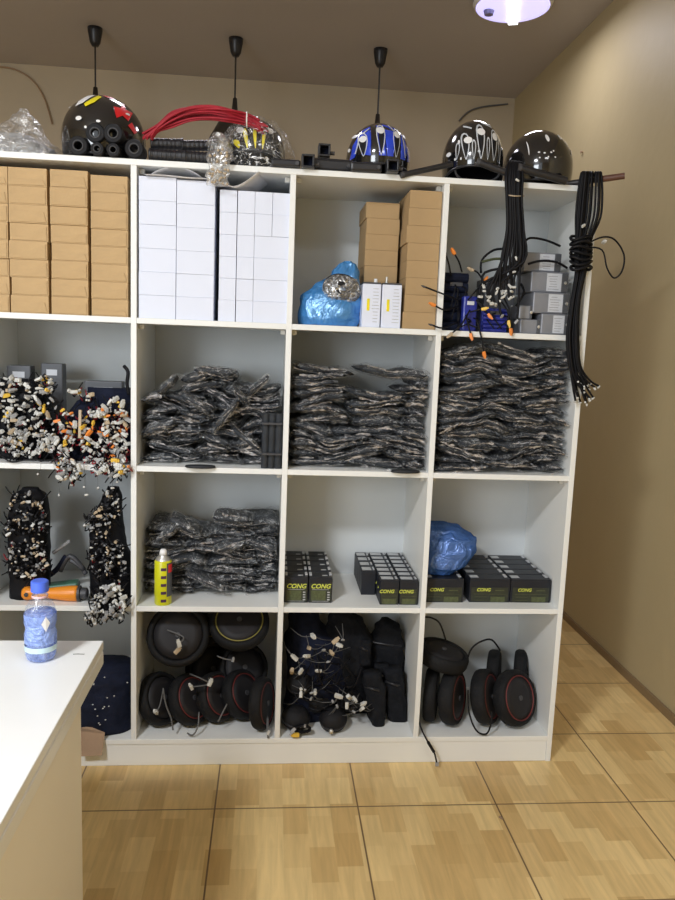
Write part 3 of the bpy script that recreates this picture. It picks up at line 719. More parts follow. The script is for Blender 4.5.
# ------------------------------------------------------------------ batteries
def text_mesh(s, size, name, m, parent, loc, shear=0, ext=.0004):
    cu = bpy.data.curves.new(name, 'FONT'); cu.body = s; cu.size = size; cu.align_x = 'CENTER'; cu.shear = shear; cu.extrude = ext; cu.resolution_u = 3; cu.offset = size*.02
    o = bpy.data.objects.new(name, cu); COL.objects.link(o)
    bpy.context.view_layer.update()
    me = bpy.data.meshes.new_from_object(o.evaluated_get(bpy.context.evaluated_depsgraph_get()))
    bpy.data.objects.remove(o); me.materials.clear(); me.materials.append(m)
    q = bpy.data.objects.new(name, me); COL.objects.link(q); q.parent = parent; q.location = loc; q.rotation_euler = (math.pi/2,0,0)
    return q
def battery(sx, sy, sz, style):
    t = thing('battery', 'battery', 'battery', (0,0,0))
    MB().box((0,0,(sz-.006)/2), (sx-.0012, sy-.0012, sz-.006), bev=.0015).build('battery_case', M['bat'], t)
    MB().box((0,0,sz-.004), (sx-.004, sy-.004, .007), bev=.001).build('lid', M['bat'], t)
    yl = -sy/2-.0004
    lb = None
    if style != 'plain': lb = MB().box((0,0,0), (sx*.9, .0008, sz*(.72 if style=='big' else .6))).build('front_label', M['bat_label'], t, loc=(0,yl,sz*(.40 if style=='big' else .34)))
    if style == 'big':
        text_mesh('CONG', sx*.27, 'brand_text', M['bat_yellow'], lb, (0,-.0008,sz*.17), .25)
        MB().box((-.08*sx,-.0007,-sz*.11), (sx*.6,.0006,sz*.38)).build('info_block', M['bat_info'], lb)
        pr = MB()
        for k in range(4): pr.box((sx*.34,-.0008,-sz*.27+k*sz*.095), (sx*.1,.0006,sz*.045))
        pr.box((0,-.0008,sz*.12), (sx*.7,.0006,.0012)); pr.box((0,-.0008,-sz*.33), (sx*.7,.0006,.0012))
        pr.build('printed_marks', M['bat_white'], lb)
    elif style != 'plain':
        text_mesh('CONG', sz*.19, 'brand_text', M['bat_yellow'], lb, (-sx*.16,-.0008,sz*.14), .25, )
        kx = .2 if style == 'wide' else 0
        MB().box((sx*kx,-.0007,-sz*.2), (sx*(.35 if style=='wide' else .7),.0006,sz*.22)).build('info_block', M['bat_info'], lb)
        pr = MB(); pr.box((sx*.24,-.0008,sz*.18), (sx*.22,.0006,.003)); pr.box((0,-.0008,sz*.02), (sx*.8,.0006,.001))
        pr.box((-sx*.22,-.0008,-sz*.1), (sx*.3,.0006,.0012)); pr.box((-sx*.22,-.0008,-sz*.24), (sx*.3,.0006,.0012))
        pr.build('printed_marks', M['bat_info'], lb)
    # on the lid
    if style == 'big':
        for s in (-1,1): MB().box((s*sx*.42,0,sz+.0015), (sx*.11, sy*.45, .005), bev=.001).build('terminal', M['bat_white'], t)
        MB().box((sx*.18,-sy*.18,sz+.0001), (sx*.22, sy*.12, .0008)).build('top_sticker', M['bat_white'], t)
        MB().box((sx*.42,-sy*.38,sz+.001), (sx*.1, sy*.15, .004)).build('terminal_guard', M['c_dark'], t)
    elif style == 'wide':
        MB().box((-sx*.36,0,sz+.0001), (sx*.2, sy*.42, .001)).build('top_sticker', M['bat_white'], t)
        MB().box((sx*.42,sy*.1,sz+.001), (sx*.07, sy*.5, .004), bev=.001).build('terminal', M['bat_white'], t)
    else:
        MB().box((-sx*.12,0,sz+.0001), (sx*.62, sy*.55, .001)).build('top_sticker', M['bat_white'], t)
        MB().box((sx*.36,.0,sz+.001), (sx*.11, sy*.45, .004), bev=.001).build('terminal', M['bat_white'], t)
    return t
def bank(proto, x0, sx, y0, sy, ncol, nrow, z, where, cols_, group, row0=0):
    first = True
    for c in range(ncol):
        for r in range(nrow):
            lb = 'battery, %s row from front%s, %s' % (ORD[r], cols_[c], where)
            loc = (x0+sx*(c+.5)+c*.001, y0+sy*(r+.5), z)
            if first and proto.location.length == 0: proto.location = loc; tag(proto, lb, None, group); first = False
            else: dup(proto, loc, (0,0,0), lb, group)
zr = ZF[2]
xa_ = W+TH/2+.001
bank(battery(.0825,.064,.092,'big'), xa_, .0830, .048, .0645, 2, 5, zr, 'large yellow-lettered block', (', left column',', right column'), 'batteries with large yellow lettering')
nb = battery(.0665,.0485,.089,'narrow'); x1_ = 2*W-TH/2-.003-.0675*2
bank(nb, x1_, .0670, .034, .049, 2, 7, zr, 'narrow white-stickered block', (', left column',', right column'), 'narrow batteries with white top stickers')
nb2 = battery(.052,.0605,.089,'plain')
bank(nb2, x1_-.0535, .053, .134, .061, 1, 4, zr, 'set-back column beside narrow block', ('',), 'set-back narrow batteries')
wb = battery(.1475,.0605,.086,'wide')
bank(wb, 3*W-TH/2-.004-.2975, .1480, .066, .0615, 2, 5, zr, 'wide block in the last cell', (', left column',', right column'), 'wide batteries in the last cell')
wb2x = 2*W+TH/2-.001
bank(wb, wb2x, .1475, .062, .0615, 1, 5, zr, 'single column under the crumpled blue bag', ('',), 'batteries under the blue bag')
# crumpled blue bag on the single column
zb_ = zr+.089
bxx = lambda px: X(px, 545, .16)
bag = sack([(zb_,2*W+.014,bxx(458),.10,.30),(zb_+.03,2*W+.014,bxx(468),.08,.30),(zb_+.08,2*W+.014,bxx(477),.08,.3),(zb_+.12,2*W+.014,bxx(474),.09,.3),(zb_+.15,2*W+.016,bxx(462),.12,.27),(zb_+.165,2*W+.03,bxx(450),.16,.24)], .014, 7, fr=11)
tag(fit(recenter(bag.build('plastic_bag', M['blue_bag_dark'], smooth=True), (bxx(450),.18,zb_)), 2, 2), 'crumpled deep blue plastic bag on top of the single battery column', 'bag')

# ------------------------------------------------------------------ spray can
c0 = at(163, 603, .035)
t = thing('spray_can', 'yellow-green spray can with white nozzle in front of the third-row pile', 'can', (c0.x, .035, zr))
MB().lathe([(0,0),(.027,0),(.0285,.003),(.0285,.148),(.026,.152),(0,.152)], n=32).build('can_body', M['can_yellow'], t, smooth=True)
MB().lathe([(.026,.152),(.022,.160),(.014,.166),(.014,.169),(0,.169)], n=24).build('shoulder', M['screw'], t, smooth=True)
MB().lathe([(0,.169),(.013,.169),(.012,.18),(.008,.188),(0,.188)], n=20).build('nozzle', M['whitep'], t, smooth=True)
def curved(a0, a1, z0, z1, r):
    b = MB(); b.grid(lambda u, v: (r*math.sin(a0+(a1-a0)*u), -r*math.cos(a0+(a1-a0)*u), z0+(z1-z0)*v), 10, 1); return b
for k in range(5): curved(-.12, .5, .012+k*.027, .022+k*.027, .0289).build('dark_mark', M['purple'], t)
curved(.55, 1.7, .03, .145, .0288).build('dark_panel', M['alu_dark'], t)
curved(.75, 1.6, .112, .14, .0291).build('red_mark', M['redp'], t)

# ------------------------------------------------------------------ wheels
def wheel(p, axis, R, wd, ring, label, cable=None, group='motor wheels in the bottom row'):
    q = Vector(axis).normalized().to_track_quat('Z','Y')
    t = thing('hub_motor', label, 'wheel', p, q.to_euler(), group)
    h = wd/2
    MB().lathe([(R*.79,-h*.86),(R*.88,-h),(R*.955,-h*.82),(R,-h*.4),(R,h*.4),(R*.955,h*.82),(R*.88,h),(R*.79,h*.86),(R*.77,0)], n=48, closed=True).build('tyre', M['tyre'], t, smooth=True)
    hub = MB().lathe([(0,h*.95),(R*.1,h*.95),(R*.5,h*.97),(R*.76,h*.86),(R*.78,-h*.72),(R*.5,-h*.85),(0,-h*.9)], n=40).build('hub_cover', M['hub'], t, smooth=True)
    if ring: MB().lathe([(R*.755,h*.84),(R*.765,h*.96),(R*.79,h*.96),(R*.80,h*.84),(R*.77,h*.7)], n=48, closed=True).build('rim_ring', M[ring], t, smooth=True)
    MB().cyl((0,0,h*.9), (0,0,h*.9+.006), .009, n=12).build('axle', M['c_dark'], hub)
    if cable:
        P = [q.inverted() @ (Vector(c)-Vector(p)) for c in cable]
        MB().tube(P, .0032, 7, 6).build('motor_cable', M['cable'], t, smooth=True)
    return t
M['ring_red'] = mat('red rim ring', (.15,.02,.018), .5, var=.1)
M['ring_yellow'] = mat('yellow rim ring', (.22,.19,.04), .5, var=.1)
zw = ZF[3]
R0 = .092
def wl(px, py, Y, axis, R=R0, wd=.05, ring='ring_red', label='', cable=None, rest=True):
    p = at(px, py, Y); a = Vector(axis).normalized()
    if rest: p.z = zw+R*math.sqrt(max(0,1-a.z**2))+wd/2*abs(a.z)
    return wheel(p, axis, R, wd, ring, label, cable)
# last cell
wl(514,704,.085,(.55,-.76,.34),.100,.056,'ring_red','front wheel with red ring and grey hub at the right of the last cell')
wl(485,702,.10,(.82,-.52,.25),.098,.056,'ring_red','standing wheel in the middle of the last bottom cell', [at(468,690,.03),at(469,712,-.002),at(476,730,-.004),at(486,734,-.004),at(491,724,-.002),at(492,712,.01)])
wl(452,702,.10,(.86,-.50,.10),.098,.056,'ring_red','standing wheel second from the divider in the last bottom cell')
wl(431,698,.13,(.95,-.30,.0),.096,.046,None,'dark wheel standing against the divider in the last bottom cell')
wl(521,665,.275,(.93,-.36,.02),.10,.05,None,'dark wheel standing at the back right of the last bottom cell')
wl(494,668,.275,(.93,-.36,.02),.10,.048,None,'dark wheel standing at the back, left of the rearmost wheel')
wheel(V(1.088, .145, zw+.240), (.22,-.08,1), .098, .055, None, 'wheel lying flat on the standing wheels beside the divider', [at(446,641,.08),at(440,624,.06),at(432,618,.07),at(424,617,.09)])
tag(MB().tube([at(467,660,.12),at(472,648,.12),at(482,641,.12),at(492,640,.14),at(500,650,.19)], .0035, 8).build('loose_cable', M['cable'], smooth=True), 'black cable arching over the standing wheels in the last cell', 'cable')
MB
# cable hanging over the edge to the floor
t = thing('hanging_cable', 'black cable hanging over the plinth with a clear connector at its end', 'cable', at(421,728,-.004))
P = [at(418,715,.02), at(421,728,-.004), at(428,742,-.03), at(434,752,-.035), at(437,764,-.037)]
MB().tube([q_-t.location for q_ in P], .003, 7).build('wire', M['cable'], t, smooth=True)
MB().cyl(P[2]-t.location, P[3]-t.location, .0055, n=10).build('inline_sleeve', M['cable'], t)
MB().box(P[4]-t.location, (.012,.008,.014), bev=.001).build('connector', M['c_grey'], t)
# second bottom cell (left of the three)
wl(160,700,.11,(.74,-.50,.42),.092,.05,None,'dark wheel standing lowest left in the wheel pile behind the counter')
wl(190,702,.11,(.72,-.5,.48),.090,.05,'ring_red','leaning red-ringed wheel, second from left in the lower row')
wl(217,703,.13,(.72,-.5,.48),.088,.05,'ring_red','leaning red-ringed wheel, third from left in the lower row')
wl(242,700,.15,(.72,-.5,.48),.088,.05,'ring_red','leaning red-ringed wheel, fourth from left in the lower row')
wl(262,708,.075,(.93,-.3,.12),.090,.044,'ring_red','wheel with red ring standing beside the right divider of the wheel pile')
wheel(V(.135,.10,.430), (.05,-.90,.42), .108, .055, None, 'large dark wheel facing the front at the upper left of the wheel pile')
wheel(V(.345,.135,.462), (.0,-.62,.78), .106, .05, 'ring_yellow', 'large wheel with a thin yellow ring at the top of the wheel pile')
wheel(V(.235,.26,.44), (-.1,-.85,.5), .10, .05, 'ring_yellow', 'dark wheel with a yellow arc behind the two large wheels')
wheel(at(212,668,.30), (.25,-.85,.3), .10, .05, None, 'dark wheel standing at the back between the large left wheel and the red-ringed ones')
wheel(at(243,668,.23), (.3,-.75,.5), .095, .05, None, 'dark wheel in the middle of the pile under the yellow-ringed wheel')
def plug(px, py, Y, key, label, tail=None, s=1):
    p = at(px, py, Y); t = thing('motor_plug', label, 'connector', p, group='white plugs among the wheels')
    rot = (random.uniform(-.5,.5), random.uniform(-1,1), random.uniform(0,3))
    conn(t, p, key, CBIG, rot=rot, s=s)
    tl = tail or [(px+random.uniform(-6,6), py-7, Y+.02), (px+random.uniform(-12,12), py-14, Y+.045)]
    MB().tube([V(0,0,0)]+[at(*q)-p for q in tl], .0024, 6).build('wire', M['cable_grey'], t, smooth=True)
    return t
random.seed(9)
plug(179,644,-.004+.02,'c_white','white plug in front of the large left wheel')
plug(177,651,.02,'c_tan','tan plug just below a white one on the large left wheel')
plug(191,687,.035,'c_white','white plug in the middle of the wheel pile', [(200,686,.04),(212,684,.06)])
plug(210,683,.05,'c_white','white plug right of the middle plug of the wheel pile', [(200,678,.05),(190,674,.08)])
plug(156,712,.03,'c_white','white plug at the lower left of the wheel pile', [(160,705,.04),(163,690,.06)])
plug(233,660,.06,'c_grey','small grey plug above the red-ringed wheels', [(225,659,.06),(217,656,.07)], .6)
for pts, lb in (([at(163,688,.045),at(166,705,.03),at(171,718,.02),at(173,730,.012)],'grey cable dangling in front of the lower left wheels'),
                ([at(199,712,.05),at(198,726,.02),at(193,735,.008),at(187,733,.008)],'grey cable hooked at the board edge of the wheel pile'),
                ([at(227,704,.06),at(221,716,.035),at(218,722,.03)],'grey cable between the third and fourth lower wheels'),
                ([at(267,716,.05),at(267,727,.02),at(268,738,-.006)],'short dark cable at the right corner of the wheel pile')):
    tag(recenter(MB().tube(pts, .0028, 7).build('loose_cable', M['cable_grey'], smooth=True), pts[0]), lb, 'cable')
plug(268,733,.0,'c_white','white plug at the right corner of the board under the wheels', [(268,727,.01),(268,718,.03)], .6)

# third bottom cell: horns, plugs and folded pads
t0 = at(300,640,.20)
s_ = sack([(zw,X(287,700,.2),X(330,700,.2),.10,.31),(zw+.12,X(286,690,.2),X(345,690,.2),.09,.32),(zw+.24,X(287,650,.2),X(345,650,.2),.12,.32),(zw+.33,X(289,640,.2),X(322,640,.2),.16,.31),(zw+.40,X(294,620,.2),X(312,620,.2),.2,.29)], .02, 5)
tag(fit(recenter(s_.build('dark_sack', M['navy'], smooth=True), (t0.x,.2,zw)), 1, 3), 'dark navy bag standing behind the white plugs in the third bottom cell', 'bag')
s_ = sack([(zw,X(330,700,.22),X(372,700,.22),.16,.31),(zw+.15,X(328,690,.22),X(372,690,.22),.14,.32),(zw+.27,X(324,650,.22),X(372,650,.22),.15,.32),(zw+.335,X(328,640,.22),X(362,640,.22),.19,.30),(zw+.37,X(332,630,.22),X(350,630,.22),.2,.28)], .02, 8)
tag(fit(recenter(s_.build('dark_sack', M['fabric_black'], smooth=True), (X(348,660,.22),.22,zw)), 1, 3), 'black lumpy bag behind the plugs in the middle of the third bottom cell', 'bag')
for i, (px, py, Y, r_) in enumerate(((296,718,.07,.050),(333,722,.06,.048),(349,700,.12,.044),(318,700,.13,.05),(300,683,.10,.046))):
    p = at(px, py, Y); 
    if i < 2 : p.z = zw+r_*.82
    t = thing('horn_shell', ('round black dome at the lower left under the plugs','round black dome at the front beside the small chrome cap','black dome right of the front domes','black dome between the two front domes','black dome above the lower left dome')[i], 'dome', p, (random.uniform(.2,.5),random.uniform(-.3,.3),0), 'round black domes in the third bottom cell')
    MB().lathe([(0,r_*.8),(r_*.5,r_*.7),(r_*.86,r_*.42),(r_,0),(r_*.98,-r_*.3),(r_*.7,-r_*.62),(0,-r_*.8)], n=32).build('shell', M['black_rubber'], t, smooth=True)
    MB().lathe([(r_*.99,-.004),(r_*1.04,-.003),(r_*1.04,.003),(r_*.99,.004)], n=32, closed=True).build('rim', M['black_plastic'], t, smooth=True)
random.seed(21)
hz = thing('wire_harness', 'tangle of wires with white and tan plugs over the black domes', 'wires', at(318,670,.06))
cbm = MB(); pl_ = [(293,658,'c_white'),(311,636,'c_white'),(307,648,'c_tan'),(305,656,'c_white'),(333,641,'c_tan'),(337,645,'c_white'),(330,653,'c_tan'),(290,671,'c_tan'),(299,671,'c_white'),(317,671,'c_white'),
   (299,689,'c_white'),(299,695,'c_white'),(310,693,'c_grey'),(336,696,'c_white'),(347,697,'c_white'),(352,699,'c_white'),(361,704,'c_white'),(360,709,'c_white'),(313,692,'c_white'),(335,706,'c_grey'),(352,712,'c_grey'),(303,690,'c_grey'),(326,662,'c_grey'),(341,640,'c_grey'),(322,650,'c_grey'),(309,699,'c_grey'),(331,702,'c_grey'),(345,705,'c_white')]
for px, py, k in pl_:
    p = at(px+2, py, .02+random.uniform(0,.02)); big = k != 'c_grey'
    conn(hz, p, k, CBIG if big else CSM, s=random.uniform(.8,1.15) if big else 1.2)
    for q in range(2):
        e = at(px+random.uniform(-22,22), py+random.uniform(-18,12), .06+random.uniform(0,.05))
        cbm.tube([p-hz.location, (p+e)/2+V(0,-.02,.01*random.uniform(-1,1))-hz.location, e-hz.location], .0012, 5)
cbm.build('wires', M['cable_grey'], hz, smooth=True)
cbm = MB()
for q in range(26):
    a = at(random.uniform(290,362), random.uniform(640,712), random.uniform(.05,.1)); e = at(random.uniform(290,362), random.uniform(640,712), random.uniform(.05,.1))
    cbm.tube([a-hz.location, (a+e)/2+V(0,-.03,.0)-hz.location, e-hz.location], .0022, 5)
cbm.build('dark_wires', M['cable'], hz, smooth=True)
t = thing('wire_clump', 'wound clump of grey wire with a yellow tag under the left black dome', 'wires', at(302,730,.01))
cb = MB()
for q in range(14): 
    a = random.uniform(0,6.28); cb.tube([V(.03*math.cos(a+k*1.1), .008*math.sin(2*a+k), .012*math.sin(a+k*1.1)+.004) for k in range(5)], .0025, 5)
cb.build('wire_coil', M['cable'], t, smooth=True)
conn(t, at(293,731,-.005), 'c_grey', CBIG); conn(t, at(305,726,-.005), 'c_grey', CM); conn(t, at(296,735,-.008), 'c_yellow', CBIG)
t = thing('chrome_cap', 'small chrome cap under the front black dome', 'cap', at(331,733,.005))
MB().lathe([(0,0),(.008,0),(.008,.008),(.005,.014),(0,.015)], n=16).build('cap', M['screw'], t, smooth=True)
# folded knee pads at the right of the cell
def lump(pts, Y0, Y1, seed, label, amp=.010, m='fabric_black'):
    """pts: (py, pxl, pxr) from bottom to top"""
    lv = []
    for py, l_, r_ in pts:
        Ym = (Y0+Y1)/2; lv.append((at((l_+r_)/2, py, Ym).z, X(l_,py,Ym), X(r_,py,Ym), Y0, Y1))
    lv[0] = (max(zw, lv[0][0]),)+lv[0][1:]
    o = sack(lv, amp, seed, fr=13, nu=36, sub=5).build('knee_pad', M[m], smooth=True)
    o = recenter(o, ((lv[0][1]+lv[0][2])/2, (Y0+Y1)/2, lv[0][0]))
    return fit(o, 1, 3)
def pad(pts, Y0, Y1, seed, label):
    o = lump(pts, Y0, Y1, seed, label); me = o
    t = thing('knee_pad', label, 'pad', o.location, group='black padded knee guards in the third bottom cell')
    me.name = 'padding'; me.parent = t; me.location = (0,0,0)
    py, l_, r_ = pts[len(pts)//2]
    s1 = at(l_, py, Y0-.005)-t.location; s2 = at(r_, py+2, Y0-.005)-t.location
    MB().tube([s1+V(.006,.02,.004), (s1+s2)/2+V(0,-.001,.006), s2+V(-.006,.02,-.004)], .005, 6).build('strap', M['black_plastic'], t, smooth=True)
    return t
pad([(728,371,384),(715,367,386),(690,364,385),(672,364,382)], .07, .13, 3, 'black padded guard standing at the front left of the guard pile')
pad([(724,388,407),(708,386,407),(685,384,405),(668,383,402)], .10, .17, 4, 'black padded guard standing at the front right of the guard pile')
pad([(690,372,400),(668,368,403),(645,370,404),(628,374,400),(621,380,392)], .18, .27, 5, 'black padded guard at the back top of the guard pile')
pad([(700,372,392),(690,374,392),(676,372,393),(664,374,388)], .135, .17, 6, 'black padded guard folded in the middle of the guard pile')
pad([(664,358,370),(650,358,371),(640,360,370)], .13, .17, 7, 'small black padded guard between the dark bag and the guard pile')

# ------------------------------------------------------------------ left column: controllers with wires
def harness(name, label, boxes, blobs, ncable, palette, seed, group, hang=None, wirekey='cable'):
    """boxes: grey cases (px0,px1,py0,py1,Y); blobs: (px,py,rx,ry,Y,n) clusters of connectors"""
    random.seed(seed)
    c = at(blobs[0][0], blobs[0][1], blobs[0][4]); t = thing(name, label, 'wires', c, group=group)
    for (a, b, c0_, c1_, Y) in boxes:
        A = at(a, c1_, Y); B = at(b, c0_, Y); 
        z0 = max(A.z, min(ZF, key=lambda q: abs(q-A.z)) if abs(min(ZF, key=lambda q: abs(q-A.z))-A.z) < .05 else A.z)
        MB().box(((A.x+B.x)/2-c.x, Y+.03-c.y, (z0+B.z)/2-c.z), (B.x-A.x, .05, B.z-z0), bev=.003).build('controller_case', M['alu_dark'], t)
        MB().box(((A.x+B.x)/2-c.x, Y+.004-c.y, B.z-.03-c.z), ((B.x-A.x)*.5, .001, .02)).build('label', M['label_white'], t)
    wires = {wirekey: MB(), 'c_red': MB()}
    for (px, py, rx, ry, Y, n) in blobs:
        for k in range(n):
            a = random.uniform(0,6.283); r_ = math.sqrt(random.random())
            x_, y_ = px+rx*r_*math.cos(a), py+ry*r_*math.sin(a)
            p = at(x_, y_, Y-random.uniform(0,.03))
            key = random.choices(*palette)[0]
            conn(t, p, key, CBIG if (random.random()<.36 and key in CBIG) else CM, s=random.uniform(.70,1.0)*(.72 if name=='plug_bundle' else 1))
            e = at(x_+random.uniform(-6,6), y_+random.uniform(-7,5), Y+.05)
            wires['c_red' if (random.random()<.2 and wirekey == 'mix') else ('c_red' if random.random() < ncable else wirekey)].tube([p-c, (p+e)/2+V(random.uniform(-.01,.01),-.012,-.01)-c, e-c], .0022, 5, 3)
            if random.random() < .4:
                e2 = at(x_+random.uniform(-10,10), y_+random.uniform(-12,12), Y)
                wires[wirekey].tube([p-c, (p+e2)/2+V(0,-.008,.0)-c, e2-c], .002, 5, 3)
    if len(wires[wirekey].bm.verts): wires[wirekey].build('black_wires', M['cable'], t, smooth=True)
    if len(wires['c_red'].bm.verts): wires['c_red'].build('red_wires', M['c_red'], t, smooth=True)
    return t
PW = (['c_white','c_grey','c_yellow','c_tan'], [6,3,.6,1]); PR = (['c_white','c_yellow','c_orange','c_grey','c_tan'], [6,.8,.9,2,1])
PD = (['c_grey','c_dark','c_tan','c_white'], [3,4,2,1.4]); PG = (['c_white','c_grey'], [5,3])
# woven dark mass behind the connectors
def mass(lv, seed, label, m='cable', amp=.012):
    o = sack(lv, amp, seed, fr=14, nu=40, sub=5).build('wire_tangle', M[m], smooth=True)
    c = ((lv[0][1]+lv[0][2])/2, (lv[0][3]+lv[0][4])/2, lv[0][0]); o = recenter(o, c); fit(o, -1, 1 if lv[0][0] > .8 else 2)
    return tag(o, label, 'wires')
XLm = -W+TH/2+.004; XRm = -TH/2-.004
def XX(px, py): return X(px, py, .08)
z2, z3, z4 = ZF[1], ZF[2], ZF[3]
mass([(z2,XLm,XX(52,455),.07,.2),(z2+.1,XLm,XX(50,420),.07,.2),(z2+.2,XLm,XX(44,400),.08,.18),(z2+.26,XLm+.03,XX(34,380),.1,.16)], 31, 'dark wire tangle behind the white plugs at the left of the second row')
mass([(z2,XX(58,455),XRm,.07,.22),(z2+.08,XX(56,420),XRm,.07,.2),(z2+.16,XX(66,400),XRm,.08,.2),(z2+.24,XX(86,380),XRm,.1,.18)], 33, 'dark wire tangle behind the red and white plugs in the second row', m='navy')
harness('controller_harness', 'grey controller cases buried in white plugs at the left end of the second row', [(8,30,366,452,.16),(42,62,364,450,.20)],
        [(14,410,22,34,.05,98)], .12, PW, 41, 'controllers with tangled plugs')
harness('plug_cluster', 'cluster of white plugs at the foot of the leftmost controller cases', [], [(28,444,30,13,.04,95)], .1, PW, 42, 'controllers with tangled plugs')
harness('controller_harness', 'controller with red wires and orange, yellow and white plugs by the divider', [(84,122,382,392,.14)],
        [(94,430,16,36,.03,95)], .6, PR, 43, 'controllers with tangled plugs')
harness('controller_harness', 'red wires with orange and white plugs in the middle of the second row left cell', [],
        [(66,436,10,28,.03,50),(76,392,6,4,.05,5)], .7, PR, 44, 'controllers with tangled plugs')
harness('plug_cluster', 'white and grey plugs among thin wires right of the leftmost controller cases', [], [(44,410,12,36,.05,70)], .15, PW, 60, 'controllers with tangled plugs')
harness('plug_cluster', 'dense white, orange and red-wired plugs against the divider in the second row', [], [(116,432,13,34,.03,95)], .6, PR, 61, 'controllers with tangled plugs')
harness('plug_cluster', 'red, yellow and white plugs spilling over the second-row shelf edge', [], [(68,470,13,11,-.012,32),(110,467,20,9,-.014,60)], .4, PR, 45, 'controllers with tangled plugs')
random.seed(5)
t = thing('dangling_leads', 'six thin leads with tiny white plugs dangling below the second-row shelf', 'wires', at(85,475,-.02))
mb = MB()
for px, py in ((71,485),(84,487),(98,488),(112,488),(59,495),(86,495),(117,482),(38,474)):
    p = at(px, py, -.02); conn(t, p, 'c_white', CSM); e = at(px+random.uniform(-4,4), 463, -.016)
    mb.tube([p-t.location, (p+e)/2+V(.003,0,0)-t.location, e-t.location], .0005, 4)
mb.build('leads', M['cable_grey'], t, smooth=True)
tag(recenter(MB().tube([at(0,455,.0),at(12,462,-.006),at(30,459,-.008),at(48,461,-.006),at(62,456,.0)], .0025, 6).build('loose_cable', M['cable'], smooth=True), at(0,455,0)), 'thin black cable wandering along the second-row shelf edge at far left', 'cable')
tag(MB().box((0,0,0), (.008,.008,.09), rot=(0,.03,0)).build('wooden_stick', M['c_tan'], loc=at(80,424,.0)), 'thin upright tan stick among the red wires', 'stick')
tag(MB().tube([at(124,366,.10),at(128,372,.09),at(127,384,.09),at(129,395,.09)], .006, 7).build('black_cable', M['cable'], smooth=True), 'thick black cable at the divider above the red plugs', 'cable')
# third row: columns of small plugs
zq = Z(26,487,.11)
mass([(z3,XX(8,580),XX(47,580),.05,.15),(z3+.1,XX(7,550),XX(48,550),.05,.15),(zq-.10,XX(7,520),XX(47,520),.05,.15),(zq-.03,XX(10,495),XX(45,495),.06,.15),(zq,XX(20,488),XX(36,488),.09,.12)], 35, 'tall dark wire bundle standing at the left of the third row', amp=.006)
mass([(z3,XX(88,590),XRm,.06,.2),(z3+.1,XX(87,560),XRm,.06,.2),(z3+.18,XX(88,530),XX(125,530),.05,.16),(zq-.10,XX(90,505),XX(121,505),.06,.16),(zq-.03,XX(101,490),XX(120,490),.07,.15),(zq+.005,XX(106,486),XX(116,486),.09,.13)], 36, 'tall dark wire bundle standing beside the divider in the third row', amp=.006)
harness('plug_bundle', 'small dark and tan plugs on the upper half of the left standing bundle', [], [(27,512,18,22,.03,48),(16,530,10,22,.03,20),(38,528,10,24,.03,28)], .06, PD, 46, 'bundles of small plugs in the third row')
harness('plug_bundle', 'small dark and tan plugs on the lower half of the left standing bundle', [], [(20,560,13,22,.03,50),(36,562,12,20,.03,44)], .06, PD, 49, 'bundles of small plugs in the third row')
harness('plug_bundle', 'small dark plugs on the upper half of the standing bundle by the divider', [], [(111,508,10,20,.03,40),(98,524,12,18,.03,34)], .04, PD, 47, 'bundles of small plugs in the third row')
harness('plug_bundle', 'small dark plugs on the lower half of the standing bundle by the divider', [], [(99,558,13,22,.03,48),(116,562,11,22,.03,48)], .04, PD, 50, 'bundles of small plugs in the third row')
harness('plug_cluster', 'white plugs hanging over the third-row shelf edge beside the divider', [], [(110,600,16,15,-.015,56),(97,616,12,7,-.02,18),(120,610,9,8,-.02,14)], .02, PG, 48, None)
tag(recenter(sack([(Z(108,618,-.012),X(100,618,0),X(116,618,0),-.012,-.003),(Z(108,600,-.012),X(98,600,0),X(120,600,0),-.014,-.002),(Z(108,588,0),X(94,588,0),X(124,588,0),-.010,.03)], .004, 3).build('wire_tangle', M['cable'], smooth=True), at(108,600,-.008)), 'dark cable stub hanging behind the white plugs at the third-row edge', 'wires')
# tools in the middle of the third row
t = thing('hand_tool', 'orange-handled tool lying behind the blue bottle cap', 'tool', at(50,583,.05))
c = t.location
xl_, xr2 = X(22,586,.05), X(78,583,.05); LL = xr2-xl_; c.z = z3+.026
mx_ = Matrix.Rotation(math.pi/2, 4, 'Y')
MB().lathe([(0,0),(.014,.001),(.021,.008),(.023,.02),(.021,.034),(.0165,.05),(.0155,.065),(.018,.09),(.022,.12),(.0255,.15),(.0262,LL-.008),(.025,LL),(0,LL)], n=28, m=mx_).build('handle', M['orange'], t, loc=(xl_-c.x,0,0), smooth=True)
MB().lathe([(0,0),(.007,0),(.007,.004),(0,.005)], n=14, m=Matrix.Rotation(math.pi/2,4,'X')).build('handle_hole', M['c_dark'], t, loc=(xl_-c.x+.02,-.0215,.002))
mb = MB(); mb.lathe([(0,0),(.0265,0),(.0265,.008),(.019,.010),(.019,.028),(.014,.032),(0,.032)], n=24, m=mx_); mb.build('collar', M['c_dark'], t, loc=(xr2-c.x,0,0))
for pts, r_, m, lb, nm in (([(53,553),(70,541)], .0065, 'c_grey','short grey metal rod leaning above the orange-handled tool','metal_rod'),
                    ([(50,575),(58,568),(66,556)], .009, 'navy','dark navy strap piece behind the orange-handled tool','strap_piece'),
                    ([(60,571),(70,556),(84,570)], .009, 'c_dark','dark bent bracket behind the orange-handled tool','bracket'),
                    ([(70,560),(80,566),(86,574)], .008, 'alu_dark','grey bracket leaning on the dark wire bundle','bracket')):
    pts = [at(a, b, .12) for a, b in pts]
    tag(recenter(MB().tube(pts, r_, 8).build(nm, M[m], smooth=True), pts[0]), lb, 'part')
o = MB().box((0,0,0), (.10,.05,.035), rot=(0,-.1,.1), bev=.008).build('green_block', M['green'], loc=at(64,572,.115)); o.location.z = z3+.026
